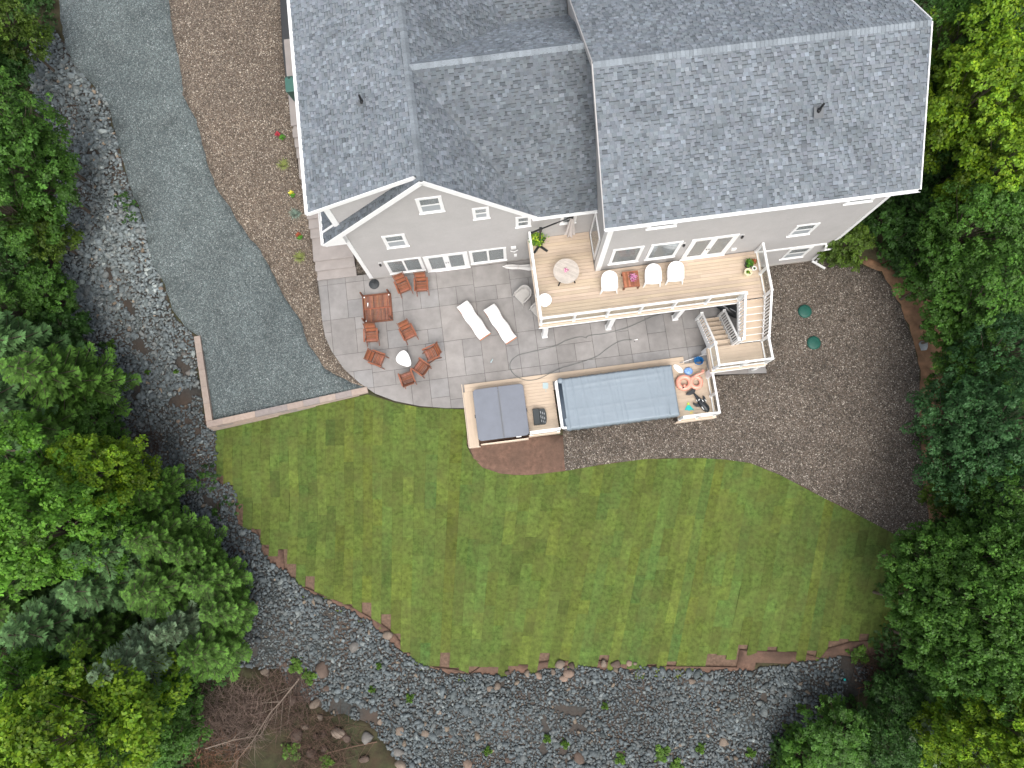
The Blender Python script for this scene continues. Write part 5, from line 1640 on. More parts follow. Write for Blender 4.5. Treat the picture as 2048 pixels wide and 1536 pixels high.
MB().bar((.03, 0, .02), (.0, -.09, .02), .02).build('trigger', BLACKM, nz_)
sb = empty('patio_bottle', (*P(981, 725, .03), .02), 1.0, 'small grey-blue bottle lying on the open patio above the hot tub', 'bottle')
o = MB().lathe([(.03, 0), (.03, .14), (.012, .18), (.012, .21)], n=8).build('bottle', PB, sb); o.rotation_euler = (0, math.radians(90), 0)
# septic lids
for (u, v, lab) in ((1609, 623, 'round dark green plastic lid in the gravel, upper one of the two'), (1627, 686, 'round dark green plastic lid in the gravel, lower one of the two')):
    x, y, z = PG(u, v)
    e = empty('tank_lid', (x, y, z - .05), 0, lab, 'lid', 'green tank lids in the gravel yard')
    MB().lathe([(.31, 0), (.32, .10), (.30, .14), (.20, .165), (0, .17)], n=30).build('cover', GREENP, e, smooth=True)
    rb_ = MB()
    for k in range(12):
        a = k * math.pi / 6; rb_.bar((.07 * math.cos(a), .07 * math.sin(a), .172), (.27 * math.cos(a), .27 * math.sin(a), .152), .016, .012)
    rb_.build('ribs', GREENP, e)
    for k in range(4):
        a = k * math.pi / 2 + .4; MB().lathe([(.015, .14), (.015, .155), (0, .158)], (.285 * math.cos(a), .285 * math.sin(a), 0), 6).build('bolt', BLACKM, e)
# wheeled bin
x, y = P(583, 166, 3.6)
bn = empty('wheeled_bin', (x, y, 2.5), YAW + math.pi, 'dark green wheeled bin beside the house at the top of the steps', 'bin')
BD = mat('dark_bin_body', (.03, .075, .06), .5)
mb = MB(); lo = [(-.22, -.24), (.22, -.24), (.22, .24), (-.22, .24)]; hi = [(-.28, -.34), (.28, -.34), (.28, .34), (-.28, .34)]
mb.add([(*p, .06) for p in lo] + [(*p, 1.0) for p in hi], [(3, 2, 1, 0), (4, 5, 6, 7), (0, 1, 5, 4), (1, 2, 6, 5), (2, 3, 7, 6), (3, 0, 4, 7)]).build('body', BD, bn)
MB().box(-.30, .30, -.34, .36, 1.0, 1.06, bev=.02).build('lid', BINM, bn)
MB().box(-.26, .26, -.40, -.34, .98, 1.02).build('handle', BD, bn)
for s in (-1, 1):
    MB().box(-.10 * s - .05, -.10 * s + .05, -.30, -.26, 1.06, 1.075).build('lid_grip', BLACKM, bn)
    w_ = MB().lathe([(.10, -.03), (.10, .03)], n=14).build('wheel', BLACKM, bn); w_.location = (s * .24, -.26, .10); w_.rotation_euler = (0, math.radians(90), 0)
# ------------------------------------------------------------------ rocks
ICO_V, ICO_F = None, None
bm = bmesh.new(); bmesh.ops.create_icosphere(bm, subdivisions=1, radius=1.0)
ICO_V = np.array([v.co[:] for v in bm.verts]); ICO_F = np.array([[v.index for v in f.verts] for f in bm.faces]); bm.free()
ROCKM = mat('riprap_stone', (.106, .120, .123), .85, tint=True, noise=.22, nscale=9, bump=.5, bscale=22)
def np_mesh(name, V, Fc, tint_face, mtl, smooth=False):
    me = bpy.data.meshes.new(name)
    nv, nf, k = len(V), len(Fc), Fc.shape[1]
    me.vertices.add(nv); me.vertices.foreach_set('co', V.astype('f').ravel())
    me.loops.add(nf * k); me.loops.foreach_set('vertex_index', Fc.astype('i').ravel())
    me.polygons.add(nf); me.polygons.foreach_set('loop_start', np.arange(0, nf * k, k, dtype='i'))
    if smooth: me.polygons.foreach_set('use_smooth', [True] * nf)
    at = me.color_attributes.new('tint', 'FLOAT_COLOR', 'CORNER')
    c = np.ones((nf, k, 4), 'f'); c[:, :, :3] = tint_face[:, None, :]
    at.data.foreach_set('color', c.ravel())
    me.materials.append(mtl); me.update(calc_edges=True); me.validate()
    return me
def vnoise(x, y, seed, sc):
    """smooth value noise on arrays, -1..1"""
    g = np.random.default_rng(seed).uniform(-1, 1, (64, 64))
    X, Y = x * sc, y * sc
    xi, yi = np.floor(X).astype(int), np.floor(Y).astype(int)
    fx, fy = X - xi, Y - yi
    fx, fy = fx * fx * (3 - 2 * fx), fy * fy * (3 - 2 * fy)
    q = lambda a, b: g[a % 64, b % 64]
    return (q(xi, yi) * (1 - fx) + q(xi + 1, yi) * fx) * (1 - fy) + (q(xi, yi + 1) * (1 - fx) + q(xi + 1, yi + 1) * fx) * fy
def pixv(x, y, z):
    p = WC @ np.stack([x, y, z - H])
    return 1024 - F * p[0] / p[2], 768 + F * p[1] / p[2]
def riprap():
    rng = np.random.default_rng(12)
    poly = np.array(W['rocks'])
    x0, y0 = poly.min(0); x1, y1 = poly.max(0)
    sp = .105
    gx, gy = np.meshgrid(np.arange(x0, x1, sp), np.arange(y0, y1, sp))
    pts = np.c_[gx.ravel(), gy.ravel()] + rng.uniform(-.06, .06, (gx.size, 2))
    pts = pts[inside(W['rocks'], pts)]
    x, y = pts.T
    z = idw(LOc, x, y)
    u, v = pixv(x, y, z)
    n1 = .75 * vnoise(x, y, 3, .75) + .45 * vnoise(x, y, 4, 2.1)
    thr = np.full(len(x), .72)
    for (cu, cv, rr_, k) in ((350, 820, 38, .4), (375, 945, 36, .5), (200, 570, 34, .4), (400, 875, 26, .5), (650, 1290, 30, .25), (1560, 1440, 70, .2), (100, 130, 30, .35), (155, 150, 25, .4), (600, 1440, 90, .6), (700, 1500, 90, .7), (1700, 1400, 70, .5)):
        thr -= k * np.exp(-((u - cu) ** 2 + (v - cv) ** 2) / rr_ ** 2)
    ok = (n1 < thr) & (u > -40) & (u < 2090) & (v > -40) & (v < 1580)
    x, y, z, u, v = x[ok], y[ok], z[ok], u[ok], v[ok]
    n = len(x)
    s = np.exp(rng.normal(math.log(.070), .33, n)) * (1 + .25 * vnoise(x, y, 8, .6))
    s = np.where((v < 800) & (u < 500), s * 1.2, s)
    s = np.where((v > 1320) & (rng.random(n) < .02), s * 1.7, s)
    s = np.minimum(s, .24)
    o_ = np.argsort(-s); x, y, z, s, u, v = x[o_], y[o_], z[o_], s[o_], u[o_], v[o_]
    # twelve basic stone shapes, each stone one of them, scaled and turned on its own
    V = ICO_V[None] * rng.uniform(.60, 1.35, (n, 12, 1))
    V = V * np.stack([s * rng.uniform(.95, 1.4, n), s * rng.uniform(.6, .95, n), s * rng.uniform(.4, .75, n)], 1)[:, None, :]
    for ax in ((1, 2), (0, 2), (0, 1)):
        a = rng.uniform(-.55, .55, n) if ax[1] == 2 else rng.uniform(0, 6.283, n)
        c_, s_ = np.cos(a)[:, None], np.sin(a)[:, None]
        p, q = V[:, :, ax[0]].copy(), V[:, :, ax[1]].copy()
        V[:, :, ax[0]] = p * c_ - q * s_; V[:, :, ax[1]] = p * s_ + q * c_
    off = np.stack([x, y, z + s * .15 + rng.uniform(0, .035, n)], 1)
    k = rng.normal(1, .17, n)[:, None]; r = rng.random(n)[:, None]
    T = np.where(r < .018, [1.6, 1.15, .85], np.where(r < .07, [1.6, 1.6, 1.55], np.where(r < .30, [.68, .72, .72], np.where(r < .5, [1.02, 1.0, .98], [.95, 1.0, 1.03])))) * k
    light = np.clip((900 - v) / 350, 0, 1)[:, None] * (u < 520)[:, None]          # paler stone up along the drive, tint lifted against the tree shade
    T = np.clip(T * (1 + .65 * light * [1.0, .97, .93]), .3, 3.2)
    for i in range(300):
        me = np_mesh('stone', V[i], ICO_F, np.repeat(T[i][None], 20, 0), ROCKM)
        o = link(bpy.data.objects.new('stone', me), GO['rocks']); o.location = off[i]
    m = n - 300
    VV = (V[300:] + off[300:, None, :]).reshape(-1, 3)
    FF = (ICO_F[None] + (np.arange(m) * 12)[:, None, None]).reshape(-1, 3)
    me = np_mesh('stones', VV, FF, np.repeat(T[300:], 20, 0), ROCKM)
    o = link(bpy.data.objects.new('stones', me), GO['rocks']); o['kind'] = 'stuff'
riprap()
BOULD = mat('tan_boulder', (.165, .132, .105), .88, tint=True, noise=.2, nscale=5, bump=.6, bscale=10)
bm = bmesh.new(); bmesh.ops.create_icosphere(bm, subdivisions=2, radius=1.0)
I2V = np.array([v.co[:] for v in bm.verts]); I2F = np.array([[v.index for v in f.verts] for f in bm.faces]); bm.free()
bl_rng = np.random.default_rng(5)
from mathutils import noise as mnoise
def boulder(u, v, rpx, tint, flat=.55):
    x, y, z = PG(u, v)
    r = rpx / 47.0
    sd = bl_rng.uniform(0, 50)
    V = []
    for p in I2V:
        k = 1 + .28 * mnoise.noise(Vector(p * 1.3) + Vector((sd, 0, 0))) + .08 * mnoise.noise(Vector(p * 3.1) + Vector((0, sd, 0)))
        V.append(np.sign(p) * np.abs(p) ** .9 * k)
    V = np.array(V)
    for _ in range(9):                       # broken faces
        nrm = bl_rng.normal(0, 1, 3); nrm /= np.linalg.norm(nrm); lim = bl_rng.uniform(.55, .85)
        dd = V @ nrm - lim
        V = V - np.clip(dd, 0, None)[:, None] * nrm
    V = V * [r, r * bl_rng.uniform(.68, .95), r * flat]
    a = bl_rng.uniform(0, 6.28)
    V = np.c_[V[:, 0] * math.cos(a) - V[:, 1] * math.sin(a), V[:, 0] * math.sin(a) + V[:, 1] * math.cos(a), V[:, 2]]
    k = bl_rng.uniform(.85, 1.15)
    me = np_mesh('boulder', V, I2F, np.repeat(np.array([tint]) * k, len(I2F), 0), BOULD)
    o = link(bpy.data.objects.new('boulder', me), GO['rocks']); o.location = (x, y, z + r * flat * .35)
TAN, BRN, GRY, PNK = (1, 1, 1), (.55, .50, .5), (.8, .95, 1.1), (1.2, 1.1, 1.08)
for q in ((1120, 1330, 13, TAN), (1143, 1331, 9, BRN), (1137, 1345, 13, PNK), (1128, 1358, 11, PNK), (1106, 1343, 8, TAN), (1131, 1337, 7, BRN), (1076, 1351, 9, PNK), (1055, 1346, 8, TAN), (1015, 1345, 7, BRN), (1208, 1327, 10, TAN), (1230, 1328, 12, BRN), (1258, 1327, 7, PNK), (1270, 1327, 5, TAN),
          (1383, 1362, 10, TAN), (980, 1377, 9, TAN), (994, 1373, 9, TAN), (776, 1269, 12, TAN), (708, 1292, 15, GRY), (660, 1205, 6, TAN), (644, 1338, 20, BRN), (530, 1343, 13, TAN), (632, 1407, 15, TAN), (641, 1434, 9, TAN), (612, 1453, 9, TAN), (585, 1402, 13, BRN), (595, 1473, 18, BRN), (679, 1464, 17, TAN),
          (632, 1473, 10, BRN), (647, 1469, 9, BRN), (735, 1475, 16, GRY), (693, 1477, 10, BRN), (651, 1498, 11, BRN), (622, 1508, 13, BRN), (797, 1502, 14, GRY), (730, 1518, 12, BRN), (800, 1462, 12, TAN), (760, 1443, 8, TAN), (851, 1467, 10, TAN), (878, 1425, 7, TAN), (903, 1470, 7, BRN), (937, 1528, 14, PNK), (803, 1530, 15, TAN), (1015, 1520, 9, BRN), (1158, 1516, 16, BRN), (1240, 1507, 9, BRN), (1361, 1489, 8, TAN), (1448, 1483, 12, TAN),
          (655, 1376, 10, BRN), (570, 1328, 9, BRN), (520, 1430, 9, BRN), (1575, 1496, 9, BRN), (1610, 1492, 9, BRN), (1775, 1352, 7, GRY), (1800, 1352, 11, BRN), (295, 580, 8, TAN), (323, 577, 7, TAN), (205, 572, 8, TAN), (260, 657, 8, TAN), (358, 842, 7, TAN), (370, 708, 8, GRY), (380, 745, 10, GRY)):
    boulder(*q)
# pale rock at the edge of the gravel yard
x, y, z = PG(1846, 692)
me = np_mesh('pale_rock', I2V * [.22, .26, .14] * bl_rng.uniform(.85, 1.12, (len(I2V), 1)), I2F, np.repeat(np.array([[1.75, 2.4, 3.1]]), len(I2F), 0), BOULD)
o = link(bpy.data.objects.new('pale_rock', me)); o.location = (x, y, z + .06); tag(o, 'pale grey rock lying on the soil bank at the right edge of the gravel yard', 'rock')

# ------------------------------------------------------------------ plants in the gravel border
def border_plant(u, v, lab, kind, cat='plant'):
    x, y, z = PG(u, v, True)
    e = empty('border_plant' if kind != 'grass' else 'grass_tuft', (x, y, z), 0, lab, cat)
    if kind == 'grass':
        mb = MB(); r = rf
        for i in range(130):
            a = r.uniform(0, 6.28); L = r.uniform(.2, .42); q = r.uniform(.3, 1.2)
            d = Vector((math.cos(a), math.sin(a), 0)); s = Vector((-d.y, d.x, 0)) * .008
            p0 = d * .03; p1 = d * L * .5 + Vector((0, 0, L * .65 * q)); p2 = d * L * (.9) + Vector((0, 0, L * .55 * q))
            k = r.uniform(.7, 1.3)
            mb.add([p0 - s, p0 + s, p1 + s, p1 - s], [(0, 1, 2, 3)], (k, k, k)); mb.add([p1 - s, p1 + s, p2], [(0, 1, 2)], (k * 1.1, k * 1.1, k * 1.1))
        return mb, e
    return None, e
BLUEG = leafmat('blue_grass_blades', (.20, .27, .22), .15); YELG = leafmat('yellow_green_blades', (.24, .28, .09), .15)
for (u, v, lab, m) in ((569, 332, 'blue-green ornamental grass tuft beside the steps, upper one, below the red flowers', YELG), (592, 430, 'spiky blue-grey ornamental grass tuft just below the yellow flowers', BLUEG), (601, 516, 'yellow-green grass tuft at the lower end of the gravel border', YELG)):
    mb, e = border_plant(u, v, lab, 'grass', 'grass tuft'); mb.build('blades', m, e)
for (u, v, lab, pt, lf) in ((556, 269, 'red flowering plant in the gravel border near the top of the steps', ((.5, .06, .08), (.35, .03, .05)), (565, 276)),
                            (583, 387, 'bright yellow flower cushion in the gravel border', ((.7, .62, .05), (.85, .8, .15)), (586, 391)),
                            (597, 470, 'red flower with bright green leaves near the wide landing of the steps', ((.32, .07, .04), (.42, .12, .05)), (601, 476))):
    mb, e = border_plant(u, v, lab, 'flower', 'flowers')
    dx, dy, _ = PG(*lf, True)
    tuft(.13, .15, 75, .06, rf, tints=pt).build('flowers', PETAL, e)
    tuft(.15, .10, 70, .07, rf, tints=((.9, 1.3, .8), (.6, .8, .6)), center=(dx - e.location.x, dy - e.location.y, 0)).build('leaves', PLEAF, e)

# ------------------------------------------------------------------ foliage
BARK = mat('tree_bark', (.115, .09, .07), .9, noise=.3, nscale=6, bump=.6, bscale=15)
FOL = {k: leafmat('leaves_' + k, c, .38, .5) for k, c in {
    'lime': (.128, .26, .02), 'spring': (.115, .285, .034), 'weed': (.09, .19, .03), 'mid': (.066, .168, .026), 'deep': (.040, .108, .022), 'blue': (.052, .140, .046), 'olive': (.078, .145, .020)}.items()}
NEED = {k: leafmat('needles_' + k, c, .12, .6) for k, c in {'blue': (.058, .125, .038), 'green': (.054, .125, .016), 'pale': (.10, .155, .080)}.items()}

def leaf_cloud(rng, centers, radii, per, size, tilt=.55, shell=.55, yel=.0, starry=True):
    """rosettes of diamond leaves on the upper shells of many small boughs"""
    nb = len(centers)
    V, T = [], []
    for b in range(nb):
        n = int(per * (radii[b] ** 2) / (np.mean(radii) ** 2)) + 4
        nr = max(3, n // 6)
        d = rng.normal(0, 1, (nr, 3)); d[:, 2] = np.abs(d[:, 2]) * .9 - .25
        d /= np.linalg.norm(d, axis=1)[:, None]
        rad = radii[b] * (1 - shell * rng.random(nr) ** 1.6)
        base = centers[b] + d * rad[:, None] * [1, 1, .75]
        bt = rng.normal(1, .22) 
        for k in range(6):
            a = rng.uniform(0, 2 * np.pi, nr) + k * 1.05 if not starry else (k * 1.047 + rng.uniform(-.3, .3, nr) + np.arange(nr) * 1.7)
            axis = d * .6 + [0, 0, .8] + rng.normal(0, .25, (nr, 3)); axis /= np.linalg.norm(axis, axis=1)[:, None]
            t1 = np.cross(axis, np.tile([.31, .17, .94], (nr, 1)) + rng.normal(0, .3, (nr, 3))); t1 /= np.linalg.norm(t1, axis=1)[:, None]
            t2 = np.cross(axis, t1)
            out = t1 * np.cos(a)[:, None] + t2 * np.sin(a)[:, None]
            sid = np.cross(out, axis)
            s = size * rng.uniform(.5, 1.45, nr)[:, None]
            drop = axis * s * rng.uniform(-.5, .15, nr)[:, None]
            p0 = base + out * s * .12
            p2 = base + out * s * 1.05 + drop
            m = base + out * s * .55 + axis * s * .06
            V.append(np.stack([p0, m + sid * s * .36, p2, m - sid * s * .36], 1).reshape(-1, 3))
            q = bt * rng.uniform(.65, 1.3, nr)
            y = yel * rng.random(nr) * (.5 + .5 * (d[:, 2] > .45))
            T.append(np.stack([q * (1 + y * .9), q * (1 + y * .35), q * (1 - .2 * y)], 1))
    V = np.concatenate(V); T = np.concatenate(T)
    Fc = np.arange(len(V)).reshape(-1, 4)
    return V, Fc, T
def limb_mesh(name, segs, parent, m=BARK):
    mb = MB()
    for p, r0, r1 in segs:
        n = len(p)
        mb.tube(p, [r0 + (r1 - r0) * i / (n - 1) for i in range(n)], 6, cap=False)
    return mb
def make_broadleaf(seed, R_, Ht, per, size, yel, nb=46, depth=.62, name_leaf='crown'):
    rng = np.random.default_rng(seed)
    cs, rs = [], []
    for i in range(nb):
        # boughs spread over a dome, golden-angle with strong jitter
        f_ = (i + .5) / nb
        rr_ = R_ * f_ ** .62 * rng.uniform(.82, 1.12)
        a = i * 2.39996 + rng.normal(0, .35)
        lobes = 1 + .16 * math.sin(a * 3 + seed) + .10 * math.sin(a * 5 + seed * 2)
        rr_ *= lobes
        zt = Ht - (rr_ / R_) ** 2 * R_ * depth - rng.uniform(0, .5) * R_ * .5
        cs.append((rr_ * math.cos(a), rr_ * math.sin(a), zt)); rs.append(R_ * rng.uniform(.08, .19))
    for i in range(int(nb * .7)):   # lower, inner boughs
        a = rng.uniform(0, 6.28); rr_ = R_ * rng.uniform(.3, .95)
        cs.append((rr_ * math.cos(a), rr_ * math.sin(a), Ht * rng.uniform(.35, .72))); rs.append(R_ * rng.uniform(.15, .24))
    cs, rs = np.array(cs), np.array(rs)
    V, Fc, T = leaf_cloud(rng, cs, rs, per, size, yel=yel)
    segs = [([(0, 0, -.5), (.08, .05, Ht * .35), (0, .1, Ht * .66)], .035 * R_ + .05, .02)]
    for c in cs[::3]:
        z0 = Ht * rng.uniform(.25, .5)
        segs.append(([(0, 0, z0), tuple(c * [.55, .55, 1] * .5 + np.array([0, 0, z0 * .5])), tuple(c - [0, 0, .15])], .035, .008))
    return V, Fc, T, segs
def make_conifer(seed, R_, Ht, tiers=22):
    rng = np.random.default_rng(seed)
    V, T = [], []
    segs = [([(0, 0, -.5), (0, 0, Ht)], .05 + Ht * .012, .012)]
    for t in range(tiers):
        f_ = t / (tiers - 1)
        z = Ht * (.22 + .77 * f_)
        L = R_ * (1 - f_) ** .75 * rng.uniform(.85, 1.1) + .12
        nb = int(5 + 5 * (1 - f_))
        a0 = rng.uniform(0, 6.28)
        for b in range(nb):
            a = a0 + b * 6.283 / nb + rng.normal(0, .15)
            l = L * rng.uniform(.55, 1.22)
            d = np.array([math.cos(a), math.sin(a), 0]); s = np.array([-d[1], d[0], 0])
            sag = rng.uniform(.2, .5)
            def pt(q): return d * l * q + np.array([0, 0, z - sag * l * q + .18 * l * q * q + .12 * l * q ** 4])
            if l > .4: segs.append(([tuple(pt(0)), tuple(pt(.5)), tuple(pt(.95))], .018, .005))
            bt = rng.normal(1, .12)
            n = max(3, int(l / .085))
            qs = (np.arange(n) + .7) / n
            for sg in (-1, 1):
                for q in qs:
                    p = pt(q)
                    tl = (.42 * l * (1 - q) ** .8 + .11) * rng.uniform(.7, 1.15); tl = min(tl, .6)
                    ang = rng.uniform(.75, 1.0)
                    td = d * math.cos(ang) + s * sg * math.sin(ang) + np.array([0, 0, rng.uniform(-.25, .12)])
                    ts = np.cross(td, [0, 0, 1]); ts /= np.linalg.norm(ts)
                    k = max(1, int(tl / .14))
                    for j in range(k):                        # short needle sprays along the twig
                        c = p + td * tl * (j + .2) / k
                        e = p + td * tl * (j + 1.35) / k
                        w = .030 + .012 * rng.random()
                        m = (c + e) / 2 + np.array([0, 0, .012])
                        V.append([c, m + ts * w, e, m - ts * w])
                        tip = .85 + .75 * (q > .78) + .25 * (j == k - 1)
                        g = bt * rng.uniform(.7, 1.2) * tip
                        T.append((g, g, g * (1.06 if q > .7 else .95)))
                        if j == k - 1 or rng.random() < .5:
                            for sg2 in (-1, 1):
                                t3 = td * .7 + ts * sg2 * .6
                                e2 = c + t3 * .12
                                m2 = (c + e2) / 2
                                t4 = np.cross(t3, [0, 0, 1]); t4 /= np.linalg.norm(t4) + 1e-9
                                V.append([c, m2 + t4 * .02, e2, m2 - t4 * .02]); T.append((g, g, g))
            p = pt(1.0); e = pt(1.0) + d * .1
            V.append([pt(.9), p + s * .03, e, p - s * .03]); T.append((bt * 1.5, bt * 1.5, bt * 1.5))
    V = np.array(V).reshape(-1, 3); T = np.array(T)
    return V, np.arange(len(V)).reshape(-1, 4), T, segs

LIB = {}
def crown_lib(key, kind, R_, Ht, seed, fm, **kw):
    if kind == 'b': V, Fc, T, segs = make_broadleaf(seed, R_, Ht, **kw)
    else: V, Fc, T, segs = make_conifer(seed, R_, Ht, **kw)
    ext = float(np.percentile(np.hypot(V[:, 0], V[:, 1]), 97))
    me = np_mesh('crown', V, Fc, T, fm)
    tk = limb_mesh('trunk', segs, None).mesh('trunk', BARK)
    LIB[key] = (me, tk, ext, Ht)
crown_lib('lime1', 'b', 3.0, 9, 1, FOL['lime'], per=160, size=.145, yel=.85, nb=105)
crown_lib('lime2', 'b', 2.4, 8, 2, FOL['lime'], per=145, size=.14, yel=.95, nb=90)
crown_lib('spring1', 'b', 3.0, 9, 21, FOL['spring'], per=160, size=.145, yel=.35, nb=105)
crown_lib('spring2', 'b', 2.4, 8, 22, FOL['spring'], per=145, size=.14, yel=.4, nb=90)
crown_lib('mid1', 'b', 2.8, 9, 3, FOL['mid'], per=130, size=.135, yel=.35, nb=100)
crown_lib('mid2', 'b', 2.2, 7, 4, FOL['mid'], per=100, size=.14, yel=.2, nb=85)
crown_lib('deep1', 'b', 2.6, 7, 5, FOL['deep'], per=95, size=.14, yel=.2, nb=85)
crown_lib('blue1', 'b', 2.7, 8, 6, FOL['blue'], per=105, size=.13, yel=.15, nb=95)
crown_lib('olive1', 'b', 2.0, 5, 7, FOL['olive'], per=100, size=.13, yel=.3, nb=75)
crown_lib('shrub1', 'b', 1.1, 1.6, 8, FOL['mid'], per=110, size=.12, yel=.3, nb=26)
crown_lib('shrub2', 'b', 1.1, 1.5, 9, FOL['deep'], per=110, size=.12, yel=.25, nb=26)
crown_lib('weed', 'b', .34, .35, 10, FOL['weed'], per=16, size=.10, yel=.4, nb=12)
crown_lib('fir1', 'c', 1.9, 8.0, 11, NEED['green'], tiers=17)
crown_lib('fir2', 'c', 1.7, 7.5, 12, NEED['blue'], tiers=17)
crown_lib('fir3', 'c', 1.6, 6.5, 13, NEED['pale'], tiers=15)

def plant(u, v, rpx, Ht, key, lab, cat='tree', group='trees round the garden', name=None):
    """tree whose crown centre shows at (u, v); rpx is its radius in the photograph"""
    me, tk, R_, H0 = LIB[key]
    zc = 0.0
    g = -1.0
    for _ in range(4):
        zc = g + Ht * (.42 if key.startswith('fir') else .72)
        x, y = P(u, v, zc); g = GL(x, y)
    r = rpx * (H - zc) / F
    e = empty(name or {'fir': 'fir_tree'}.get(key[:3], 'broadleaf_tree'), (x, y, g), rf.uniform(0, 6.28), lab, cat, group)
    c = link(bpy.data.objects.new('crown', me), e); c.scale = (r / R_, r / R_, Ht / H0)
    t = link(bpy.data.objects.new('trunk', tk), e); t.scale = (r / R_, r / R_, Ht / H0)
    return e
